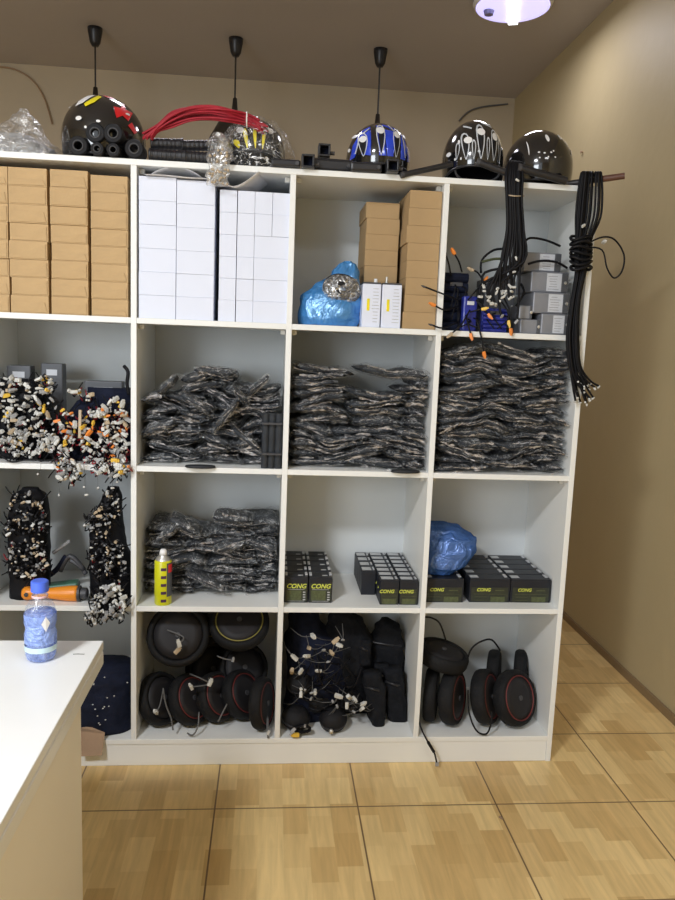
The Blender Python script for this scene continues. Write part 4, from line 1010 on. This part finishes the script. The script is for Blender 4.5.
tag(o, 'dark green plastic block behind the orange-handled tool', 'part')
# bottom row, left cell
s_ = sack([(z4,XX(60,730),XRm,.02,.25),(z4+.09,XX(50,700),XRm,.02,.26),(z4+.17,XX(55,680),XRm,.04,.26),(z4+.21,XX(80,665),XRm-.02,.08,.22)], .012, 12)
ns = recenter(s_.build('fabric_bag', M['navy'], smooth=True), (-.1,.13,z4)); fit(ns, -1, 3)
t = thing('fabric_bag', 'dark navy spotted bag in the bottom cell behind the counter', 'bag', ns.location); ns.name = 'bag_body'; ns.parent = t; ns.location = (0,0,0)
random.seed(8)
sp = MB()
for k in range(16):
    p = at(random.uniform(90,127), random.uniform(672,726), .0); sp.lathe([(0,-.0025),(.003,0),(0,.0025)], c=p-t.location+V(0,.006,0), n=6)
sp.build('white_spots', M['c_white'], t)
t = thing('cardboard_flap', 'open brown cardboard flap propped at the plinth beside the counter', 'cardboard', at(94,755,-.03))
A_ = [at(80,731,.0)-t.location, at(105,733,.0)-t.location, at(102,755,-.03)-t.location, at(80,756,-.03)-t.location]
mb = MB(); mb.poly(A_, .003, (0,-1,0)); mb.build('flap', M['card_brown'], t)
mb = MB(); mb.poly([at(80,728,.02)-t.location, at(90,727,.02)-t.location, at(105,733,-.001)-t.location, at(80,731,-.001)-t.location], .002, (0,0,1)); mb.build('fold', M['card_brown'], t)

# ------------------------------------------------------------------ bottle on the counter
t = thing('water_bottle', 'small clear plastic water bottle with blue cap and blue label on the counter', 'bottle', (at(41,655,-.82).x, -.82, .75))
body = [(0,.002),(.024,.0),(.030,.004),(.0325,.012),(.0325,.03),(.031,.036),(.0325,.042),(.0325,.060),(.029,.072),(.0325,.086),(.0325,.108),(.030,.120),(.024,.130),(.0175,.138),(.0165,.146),(.0165,.158)]
MB().lathe(body, n=40).build('bottle_body', film('clear bottle plastic', base=.10, ridge=.22, scale=12, diff=.4, dcol=(.75,.8,.95), tr=(.95,.97,1)), t, smooth=True)
wt = film('bluish water', tint=(.8,.88,1), base=.42, ridge=.62, scale=20, diff=.85, dcol=(.35,.48,.95), tr=(.72,.82,1))
MB().lathe([(0,.004)]+[(max(r-.0012,0),z+.001) for r, z in body[1:11]]+[(0,.109)], n=40).build('water', wt, t, smooth=True)
lb = film('printed blue label film', tint=(.7,.8,1), base=.60, ridge=.85, scale=30, diff=.9, dcol=(.38,.52,.98), tr=(.75,.85,1))
MB().lathe([(.0336,.042),(.0336,.060),(.0302,.072),(.0336,.086),(.0336,.106)], n=40).build('label', lb, t, smooth=True)
MB().lathe([(.0337,.024),(.0337,.036)], n=40).build('label_band', mat('pale band', (.55,.72,.78), .4), t, smooth=True)
b2 = MB(); R_ = .0342
pts = [(.62,.106),(.9,.09),(.62,.072),(.34,.09)]
b2.poly([(R_*math.sin(a), -R_*math.cos(a), z) for a, z in pts]); b2.build('white_mark', M['whitep'], t)
MB().lathe([(0,.178),(.0155,.178),(.0182,.176),(.0187,.157),(.018,.154),(.014,.154)], n=40).build('bottle_cap', M['cap_blue'], t, smooth=False)
MB().lathe([(.0166,.141),(.0172,.142),(.0172,.1445),(.0166,.146)], n=30).build('neck_ring', mat('pale pink neck ring', (.75,.5,.52), .4), t, smooth=True)
tag(MB().tube([V(0,0,0), V(.012,.001,0), V(.025,0,0)], .0007, 4).build('hair_strand', M['cable_grey'], loc=at(73,652,-.80)), 'thin dark scratch-like strand on the counter beside the bottle', 'strand')
hs = [o for o in bpy.data.objects if o.name.startswith('hair_strand')][0]; hs.location.z = .7512

# ------------------------------------------------------------------ helmets on top of the unit
def helmet(px, py_top, py_bot, half, Y, label, decals, yaw=0, tilt=0, shell='gloss_black', cut=-.1, back=-.62, depth=1.15, peak=False):
    """half: half width in px"""
    c = at(px, py_bot, Y); xr = X(px+half, (py_top+py_bot)/2, Y)-X(px, (py_top+py_bot)/2, Y)
    ht = at(px, py_top, Y).z-TOP
    rz = ht/(1-back*.98); zc_ = -back*rz
    t = thing('helmet', label, 'helmet', (X(px,(py_top+py_bot)/2,Y), Y, TOP), (0,tilt,yaw), 'helmets lined up on the shelving unit')
    rx, ry = xr, xr*depth
    def zl(a):   # lower rim: high at the front (a = -90 deg)
        s = (1-math.sin(a))/2; s = s*s*(3-2*s)
        return back+(cut-back)*max(0,(s-.35)/.65)
    def f(u, v, k=1):
        a = 2*math.pi*u; e0 = zl(a); el = math.pi/2-(math.pi/2-math.asin(e0))*v
        ce, se = math.cos(el), math.sin(el)
        if se < 0: ce = max(ce, .0)**.45
        return Vector((rx*k*ce*math.cos(a), ry*k*ce*math.sin(a), zc_+rz*k*se))
    mb = MB(); g = mb.grid(lambda u, v: f(u, max(v,.004)), 48, 20, wrap=True); mb.bm.faces.new(g[0][::-1])
    mb.build('shell', M[shell], t, smooth=True)
    mb = MB(); g = mb.grid(lambda u, v: f(u, max(v,.004)*.97, .93), 40, 16, wrap=True); mb.bm.faces.new(g[0][::-1])
    mb.build('foam_liner', M['black_rubber'], t, smooth=True, sol=-.006)
    mb = MB()
    mb.tube([f(k/48,1,1.005) for k in range(49)], .0045, 6, 1); mb.build('edge_trim', M['black_plastic'], t, smooth=True)
    for s in (-1,1):
        q1 = f(.75+s*.14, 1, .96); mb = MB()
        mb.tube([q1, q1+V(-s*.006,-.004,-.02), V(s*.03,-ry*.45,.006)], .004, 6); mb.build('chin_strap', M['c_dark'], t, smooth=True)
    if peak:
        mb = MB(); mb.grid(lambda u, v: f(.75-.13+.26*u, .93, 1.0+.16*v*math.sin(math.pi*u)**.6)-V(0,0,.02*v), 14, 4); mb.build('peak', M[shell], t, smooth=True, sol=.004)
    def patch(name, polys, m, off):
        mb = MB()
        for P in polys:
            b = bmesh.new(); vs_ = [b.verts.new((x_,0,z_)) for x_, z_ in P]; b.faces.new(vs_)
            bmesh.ops.triangulate(b, faces=b.faces); bmesh.ops.subdivide_edges(b, edges=b.edges, cuts=3, use_grid_fill=True)
            mp_ = {}
            for v in b.verts:
                xn, zn = v.co.x, v.co.z; q = max(.02, 1-xn*xn-zn*zn*(1 if zn > 0 else .4))
                k = 1+off
                mp_[v] = mb.bm.verts.new((rx*k*xn, -ry*k*math.sqrt(q), zc_+rz*k*zn))
            for fc in b.faces: mb.bm.faces.new([mp_[v] for v in fc.verts])
            b.free()
        return mb.build(name, m, t, smooth=True)
    for i, (nm, polys, mk) in enumerate(decals):
        for P in polys: patch(nm, P if isinstance(P[0][0], (tuple, list)) else [P], M[mk], .010+.008*i)
    return t
def tongue(x, z0, z1, w_, lean=0, n=14):      # teardrop flame, narrow at its foot
    P = []
    for k in range(n):
        t_ = 2*math.pi*k/n; q = (1-math.cos(t_))/2
        P.append((x+w_/2*math.sin(t_)*(.35+.75*q)+lean*q, z0+(z1-z0)*q))
    return P
def ring(P, k=.72):      # outline of a flame as one band
    cx_ = sum(p[0] for p in P)/len(P); cz_ = sum(p[1] for p in P)/len(P)
    Q = [(cx_+(x-cx_)*k, cz_+(z-cz_)*(1-(1-k)*.45)) for x, z in P]
    return [[P[i], P[(i+1)%len(P)], Q[(i+1)%len(P)], Q[i]] for i in range(len(P))]
def oval(x, z, a, b, n=12): return [(x+a*math.cos(2*math.pi*k/n), z+b*math.sin(2*math.pi*k/n)) for k in range(n)]
blue_dec = [('blue_flame', [[(-.93,-.02),(-.80,.02),(-.68,.40),(-.72,.55),(-.86,.34)], [(-.62,.05),(-.36,.02),(-.42,.5),(-.36,.82),(-.56,.74),(-.78,.56),(-.55,.45)], [(-.12,.02),(.10,.02),(.02,.5),(-.02,.8),(-.20,.86),(-.16,.5)], [(.12,.02),(.32,.02),(.22,.45),(.42,.82),(.20,.84),(-.02,.90),(.10,.5)], [(.55,.0),(.72,.0),(.80,.3),(.66,.66),(.56,.7),(.62,.4)], [(.8,.0),(.93,.02),(.90,.26),(.80,.42)]], 'blue'),
 ('silver_outline', [ring(tongue(-.56,.0,.64,.34,-.05),.78), ring(tongue(-.06,.02,.86,.34,-.03),.78), ring(tongue(.40,.0,.80,.30,.02),.78), [(-.80,.1),(-.77,.1),(-.66,.5),(-.70,.5)],[(.70,.06),(.73,.06),(.64,.6),(.60,.6)],[(.30,.70),(.34,.72),(.20,.88),(.14,.88)],[(-.42,.74),(-.38,.74),(-.55,.62),(-.6,.62)]], 'silver'),
 ('black_vent', [tongue(-.56,.04,.5,.20,-.03), tongue(-.06,.08,.72,.20,-.02), tongue(.40,.06,.66,.19,.02)], 'black_rubber'),
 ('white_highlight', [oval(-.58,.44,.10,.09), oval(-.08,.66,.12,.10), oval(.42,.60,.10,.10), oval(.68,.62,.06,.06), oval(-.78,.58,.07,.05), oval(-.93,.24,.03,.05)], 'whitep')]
silver_dec = [('silver_outline', [ring(tongue(-.46,-.02,.62,.30,-.06)), ring(tongue(-.02,-.02,.84,.34,-.03)), ring(tongue(.42,-.02,.76,.30,.02)), ring(tongue(-.24,-.02,.44,.16,-.02),.6), ring(tongue(.20,-.02,.52,.15,.01),.6), ring(tongue(.66,.0,.55,.14,-.02),.6), ring(tongue(-.72,.0,.40,.14,.03),.6), [(-.5,.78),(-.3,.70),(-.28,.74),(-.5,.84)],[(.05,.86),(.4,.78),(.4,.82),(.06,.92)]], 'silver'),
 ('black_vent', [tongue(-.46,.04,.46,.09,-.04), tongue(-.02,.06,.60,.11,-.02), tongue(.42,.06,.54,.09,.01)], 'black_rubber'),
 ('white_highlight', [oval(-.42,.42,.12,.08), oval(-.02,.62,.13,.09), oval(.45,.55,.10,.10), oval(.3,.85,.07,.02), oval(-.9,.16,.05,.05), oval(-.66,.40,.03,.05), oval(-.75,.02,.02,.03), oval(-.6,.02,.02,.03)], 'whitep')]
def shift(dec, a, b):
    def mv(P): return [mv(q) for q in P] if isinstance(P[0], (list, tuple)) and isinstance(P[0][0], (list, tuple)) else [(x_, z_*a+b) for x_, z_ in P]
    return [(n_, [mv(P) for P in pp], k_) for n_, pp, k_ in dec]
star = [(.50+.22*(1 if k%2==0 else .42)*math.cos(math.pi/2+k*math.pi/5), .50+.25*(1 if k%2==0 else .42)*math.sin(math.pi/2+k*math.pi/5)) for k in range(10)]
star_dec = [('red_star', [star, [(.0,.90),(.25,.86),(.30,.80),(.10,.84)], [(.62,.2),(.76,.05),(.82,.12),(.7,.3)]], 'redp'),
 ('yellow_stroke', [[(-.32,.50),(-.12,.62),(.02,.80),(-.06,.84),(-.22,.70),(-.36,.58)]], 'yellow'),
 ('white_mark', [[(-.56,.52),(-.38,.60),(-.14,.84),(-.30,.82),(-.5,.66)], oval(-.46,.22,.07,.05), oval(-.72,.56,.03,.02), oval(-.02,.16,.05,.03), oval(-.30,.02,.03,.03), oval(.0,.02,.04,.02), oval(-.2,-.0,.03,.02), oval(.6,.46,.05,.03)], 'whitep')]
yel_dec = [('yellow_flame', [tongue(-.52,-.05,.22,.26,-.14), tongue(-.24,-.08,.55,.17,-.12), tongue(.02,-.08,.62,.14,-.06), tongue(.24,-.08,.46,.13,.05)], 'yellow'),
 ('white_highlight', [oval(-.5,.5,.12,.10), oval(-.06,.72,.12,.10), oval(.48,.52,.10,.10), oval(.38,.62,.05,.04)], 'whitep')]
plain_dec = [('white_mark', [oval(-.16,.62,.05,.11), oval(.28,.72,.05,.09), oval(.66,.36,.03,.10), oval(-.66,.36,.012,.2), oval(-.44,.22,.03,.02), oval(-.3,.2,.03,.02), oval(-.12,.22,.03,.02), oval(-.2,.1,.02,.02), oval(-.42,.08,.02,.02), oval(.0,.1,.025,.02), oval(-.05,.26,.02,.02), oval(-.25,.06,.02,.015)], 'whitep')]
helmet(104, 98, 158, 41.5, .16, 'glossy black helmet with red star and yellow stroke at the left', star_dec, yaw=.12, cut=-.5, back=-.62, peak=False)
helmet(378.5, 125, 172, 31.5, .14, 'blue flame helmet with silver outlines between the clamps and the tube', shift(blue_dec, 1.08, -.12), yaw=0, tilt=.0, cut=-.30)
helmet(473, 122, 180, 29.5, .14, 'black helmet with silver flame outlines, second from the right', shift(silver_dec, 1.05, -.10), cut=-.25)
helmet(538, 132, 183, 32.5, .16, 'plain glossy black helmet with white spots, rightmost', plain_dec, yaw=.1, cut=-.45)
hy = helmet(256, 121, 167, 29.5, .14, 'black helmet with yellow flames wrapped in clear film', yel_dec, cut=-.1)
# film around it
cx_ = X(256,150,.12)
fb = sack([(TOP+.001,cx_-.115,cx_+.13,.01,.28),(TOP+.05,cx_-.12,cx_+.13,.005,.285),(TOP+.11,cx_-.105,cx_+.11,.01,.27),(TOP+.155,cx_-.07,cx_+.07,.05,.22),(TOP+.172,cx_-.03,cx_+.03,.09,.18)], .014, 4, fr=12)
MB().box((0,0,0),(.001,.001,.001)).bm.free()
fbo = fb.build('clear_wrap', M['film'], hy, smooth=True); fbo.location = -Vector(hy.location)
t = thing('plastic_wrap_tail', 'crumpled tail of bubbly clear film hanging over the shelf edge', 'plastic', at(218,170,-.02))
fb = sack([(Z(219,186,-.02)-t.location.z,-.025,.025,-.01,.01),(Z(219,170,-.02)-t.location.z,-.03,.035,-.02,.012),(Z(219,155,-.01)-t.location.z,-.03,.045,-.02,.05),(Z(219,142,0)-t.location.z,-.035,.035,-.01,.08),(Z(219,133,0)-t.location.z,-.02,.015,.01,.06)], .016, 6, fr=22)
fb.build('film', M['film_clear'], t, smooth=True)
random.seed(4)
bb = MB()
for k in range(34):
    bb.lathe([(0,-.005),(.005,0),(0,.005)], c=V(random.uniform(-.026,.032), -.018-random.uniform(0,.006), random.uniform(-.045,.06)), n=6)
bb.build('bubbles', M['c_tan'], t, smooth=True); kids(t)[-1]['kind'] = 'stuff'
# clear bag of grey parts at far left
XA, XB = X(-14,140,.1), X(62,140,.1)
t = thing('clear_bag', 'crumpled clear plastic bag of small grey parts at the far left', 'bag', (X(26,140,.1),.12,TOP))
c = t.location
fb = sack([(0,XA-c.x,XB-c.x,-.09,.14),(.035,XA-c.x,XB-.01-c.x,-.09,.14),(.07,XA-c.x,XB-.06-c.x,-.07,.12),(.11,X(6,130,.1)-c.x,X(38,130,.1)-c.x,-.04,.08),(.160,X(15,130,.1)-c.x,X(23,130,.1)-c.x,.0,.03)], .016, 9, fr=13)
fb.build('bag_film', M['film_clear'], t, smooth=True)
fb = sack([(.002,XA+.02-c.x,XB-.03-c.x,-.06,.10),(.04,XA+.02-c.x,XB-.05-c.x,-.05,.10),(.075,XA+.04-c.x,XB-.10-c.x,-.03,.06)], .016, 10, fr=18)
fb.build('contents', M['c_grey'], t, smooth=True)
# rubber tubes seen end-on in front of the first helmet
def rtube(px, py, lab, Y=-.002, r=.0285, L=.07, z=None, key='black_rubber'):
    p = at(px, py, Y); 
    if z is not None: p.z = z
    t = thing('rubber_grip', lab, 'grip', p, group='round black rubber grips before the red-star helmet')
    m_ = Matrix.Rotation(-math.pi/2, 4, 'X')
    MB().lathe([(r*.42,0),(r*.9,0),(r,.004),(r,L),(r*.42,L)], n=28, m=m_, closed=True).build('tube', M[key], t, smooth=False)
    MB().lathe([(r*.40,.002),(r*.50,-.003),(r*.58,-.001),(r*.58,.003)], n=24, m=m_, closed=True).build('inner_ring', M['c_dark'], t, smooth=True)
    return t
zg = TOP+.029
rtube(78,146,'round black rubber grip end, leftmost of the four', z=zg)
rtube(134,147,'round black rubber grip end, rightmost of the four', z=zg+.001)
rtube(95,138,'round black rubber grip end, upper one left of centre', z=TOP+.029*2+.011, Y=.0)
rtube(113,139,'round black rubber grip end, upper one right of centre', z=TOP+.029*2+.013, Y=.0)
rtube(97,153,'low black grip under the upper pair, left', z=TOP+.0205, r=.02, Y=-.012)
rtube(113,154,'low black grip under the upper pair, right', z=TOP+.0205, r=.02, Y=-.012)
# lying handlebar grips
def grip(p, L, r, lab, ry=0, rz=0):
    t = thing('handlebar_grip', lab, 'grip', p, (0,ry,rz), 'handlebar grips lying on the top board')
    m_ = Matrix.Rotation(math.pi/2, 4, 'Y')
    pr = [(0,0),(r*.95,0),(r*1.12,.002),(r*1.12,.006),(r,.010)]
    n_ = 6
    for k in range(n_): z_ = .012+k*(L-.026)/n_; pr += [(r,z_),(r*.94,z_+.003),(r*.94,z_+.006),(r,z_+.009)]
    pr += [(r,L-.008),(r*1.1,L-.006),(r*1.1,L),(0,L)]
    MB().lathe(pr, n=24, m=m_).build('grip_sleeve', M['black_plastic'], t, smooth=False)
    MB().lathe([(0,L),(r*.6,L),(r*.5,L+.003),(0,L+.003)], n=16, m=m_).build('end_plug', M['c_dark'], t)
r_ = .0175
grip(V(X(149,155,.02),.02,TOP+r_*1.12), .108, r_, 'black handlebar grip, lower left of the lying pile')
grip(V(X(184,155,.02),.02,TOP+r_*1.12), .095, r_, 'black handlebar grip, lower right of the lying pile')
grip(V(X(150,143,.03),.045,TOP+r_*3.3), .100, r_, 'black handlebar grip, upper left of the lying pile', ry=-.04, rz=.05)
grip(V(X(181,143,.03),.045,TOP+r_*3.25), .108, r_*.95, 'black handlebar grip, upper right of the lying pile', ry=-.08, rz=.05)
# red cables
random.seed(14)
base = [(147,137,.02),(158,128,.02),(172,119,.03),(190,113,.03),(210,112,.03),(228,115,.03),(246,120,.05),(264,128,.03)]
t = thing('red_cable_bundle', 'bundle of red cables arching over the grips to the wrapped helmet', 'cables', at(200,113,.03)); c = t.location
mb = MB()
for k in range(20):
    o1 = V(0, random.uniform(-.018,.018), random.uniform(-.016,.012)); ph = random.uniform(0,6)
    P = []
    for i, (px, py, Y) in enumerate(base):
        s_ = .45 if i < 2 else 1
        tw = V(0, math.sin(ph+i*.5)*.010, math.cos(ph+i*.5)*.010)
        P.append(at(px, py, Y)+o1*s_+tw*s_-c+V((random.random()-.5)*.03 if i in (0,7) else 0,0,0))
    mb.tube(P, .0034, 6, 4)
mb.build('cables', M['red_cable'], t, smooth=True)
MB().tube([at(247,120,.02)-c+V(0,.0,.022*math.cos(a)) + V(0,.028*math.sin(a),0) for a in [k*math.pi/6 for k in range(13)]], .002, 5, 1).build('cable_tie', M['whitep'], t)
tag(MB().box((0,0,0), (.11,.10,.003), rot=(.12,.16,0)).build('white_card', M['paper'], loc=at(243,120,.11)), 'white card sheet lying across the wrapped helmet under the red cables', 'card')
# clamps and brackets
def clamp(px, py, Y, s, lab):
    p = at(px, py, Y); t = thing('frame_clamp', lab, 'clamp', p, group='black square clamps on the top board')
    mb = MB()
    for dx, dz, sx, sz in ((0,s*.42,s,s*.16),(0,-s*.42,s,s*.16),(-s*.42,0,s*.16,s*.7),(s*.42,0,s*.16,s*.7)): mb.box((dx,0,dz), (sx,.05,sz), bev=.0015)
    mb.build('square_sleeve', M['black_plastic'], t)
    MB().box((0,.015,0), (s*.7,.01,s*.7)).build('inner_plate', M['navy'], t)
    MB().cyl((s*.5,0,-s*.1), (s*.5+.015,0,-s*.1), .006).build('bolt', M['c_dark'], t)
    return t
s_ = .040
q = clamp(308, 157, .0, s_, 'black square clamp, front left one left of the blue helmet'); q.location.z = TOP+s_*.5
q = clamp(324, 152, .05, s_*.95, 'black square clamp, raised one behind the front clamp'); q.location.z = TOP+.048+s_*.48
def slab(px, py, Y, size, rot, lab, name='handlebar_bracket', m='black_plastic', zz=None):
    p = at(px, py, Y); p.z = zz
    t = thing(name, lab, 'bracket', p, rot)
    MB().box((0,0,0), size, bev=min(size)*.25).build('bracket_body', M[m], t)
    MB().cyl((size[0]*.38,-size[1]*.5-.001,0), (size[0]*.38,-size[1]*.5-.005,0), .006).build('bolt', M['c_dark'], t)
    return t
slab(330,160,.05,(.15,.05,.042),(0,0,.05),'black bracket block lying under the raised clamp',zz=TOP+.023)
slab(286,164,-.0,(.09,.03,.022),(0,0,0),'flat black bracket at the board edge right of the wrapped helmet',zz=TOP+.0125)
slab(366,166,.0,(.10,.028,.028),(0,0,.02),'flat black bar in front of the blue helmet',zz=TOP+.015)
q = clamp(392, 165, -.01, .038, 'black square clamp, under the right side of the blue helmet'); q.location.z = TOP+.019
# tubes along the board edge
def bar(p1, p2, r, lab, m='black_plastic', tip=None, name='handlebar_tube'):
    p1 = Vector(p1); p2 = Vector(p2); t = thing(name, lab, 'tube', p1); d = p2-p1
    MB().cyl((0,0,0), d, r, n=18).build('tube', M[m], t, smooth=False)
    MB().cyl(d*.0-d.normalized()*.004, d.normalized()*.006, r*1.1, n=18).build('collar', M['c_dark'], t)
    if tip: MB().cyl(d-d.normalized()*.07, d+d.normalized()*.002, r*1.04, n=18).build('end_sleeve', M[tip], t)
bar(at(402,175,-.01), at(452,164,.02), .009, 'black tube rising from the board to the silver flame helmet')
bar(at(478,162,-.01), at(520,178,-.02), .011, 'black tube slanting down in front of the silver flame helmet')
bar(at(519,168,-.02), at(566,181,-.02), .0125, 'black tube slanting down in front of the plain black helmet')
bar(at(566,184,.03), at(624,176,-.04), .0095, 'dark rod with brown end sticking out past the right end of the unit', tip='brown_tip')

# ------------------------------------------------------------------ hanging cable bundles
random.seed(17)
t = thing('cable_bundle', 'long bundle of black cables hanging in front of the fourth top cell', 'cables', at(515,165,-.02)); c = t.location
mb = MB(); ends = []
for k in range(22):
    dx = random.uniform(-1,1); dy = random.uniform(0,1)
    tx, ty = (random.uniform(480,513), random.uniform(286,305)) if k < 17 else (random.uniform(500,520), random.uniform(288,325))
    P = [at(516+dx*5,168+random.uniform(-4,4),.03)+V(0,0,.01), at(515+dx*7,163,-.008), at(514+dx*9,178,-.022-dy*.014), at(514+dx*8,200,-.024-dy*.014), at(515+dx*9,230,-.024-dy*.014), at(512+dx*12,262,-.02-dy*.014), at(tx+dx*3,ty-14,-.012), at(tx,ty,-.018)]
    mb.tube([p-c for p in P], .0042, 6, 4); ends.append(P[-1])
mb.build('cables', M['cable'], t, smooth=True)
MB().tube([at(507,195,-.03)-c, at(515,196,-.044)-c, at(524,196,-.03)-c], .002, 6).build('cable_tie', M['c_tan'], t)
for i, e in enumerate(ends): conn(t, e, 'c_white' if i < 18 else 'c_grey', CM, s=1.0)
for px, py in ((516,258),(514,272),(517,180),(490,297),(497,289),(484,291),(500,301),(492,303)): conn(t, at(px,py,-.045), 'c_white', CM, s=.8)
t = thing('cable_bundle', 'knotted bundle of black cables hanging from the rod at the right end', 'cables', at(590,180,-.03)); c = t.location
mb = MB(); ends = []
for k in range(24):
    dx = random.uniform(-1,1); fl = random.uniform(0,17); dy_ = random.uniform(-6,20)*(1-.3*fl/17); y_ = -.035+random.uniform(-.018,.018)
    P = [at(592+dx*8,176,y_+.03), at(592+dx*12,173,y_), at(591+dx*15,195,y_), at(589+dx*15,218,y_), at(584+dx*9,240,y_), at(582+dx*8,258,y_), at(581+dx*6,272,y_), at(576+dx*5,300,y_), at(573+dx*7,335,y_), at(575+dx*7,365,y_), at(577+dx*7+fl*.45,380+dy_*.4,y_), at(578+dx*6+fl,386+dy_,y_)]
    mb.tube([p-c for p in P], .0036, 6, 4); ends.append(P[-1])
mb.build('cables', M['cable'], t, smooth=True)
mb = MB()
for k in range(7): 
    yy = 238+k*5; mb.tube([at(581+10.5*math.cos(a), yy+2*math.sin(a*2+k), -.035+.032*math.sin(a))-c for a in [j*math.pi/5 for j in range(11)]], .005, 6, 2)
mb.build('wrapped_knot', M['cable'], t, smooth=True)
MB().tube([at(588,243,-.035)-c, at(603,237,-.035)-c, at(615,240,-.035)-c, at(624,255,-.035)-c, at(622,271,-.035)-c, at(614,278,-.035)-c, at(607,268,-.035)-c, at(602,250,-.035)-c, at(586,247,-.035)-c], .0028, 6, 5).build('loose_loop', M['cable'], t, smooth=True)
conn(t, at(604,242,-.045), 'c_white', CBIG, s=.8); conn(t, at(583,226,-.05), 'c_white', CM)
mb = MB()
for i, e in enumerate(ends):
    conn(t, e+V(0,0,-.004), 'c_white', CSM, s=1.0)
# small litter on the floor
tag(MB().box((0,0,.003), (.006,.014,.004), rot=(0,0,.5)).build('floor_chip', M['card_brown'], loc=(at(501,819,-.3).x, -.36, 0)), 'tiny dark chip on the floor tile joint', 'chip')
t1 = [o for o in bpy.data.objects if o.name.startswith('floor_chip')][0]; t1.location = (1.19, -.32, 0)
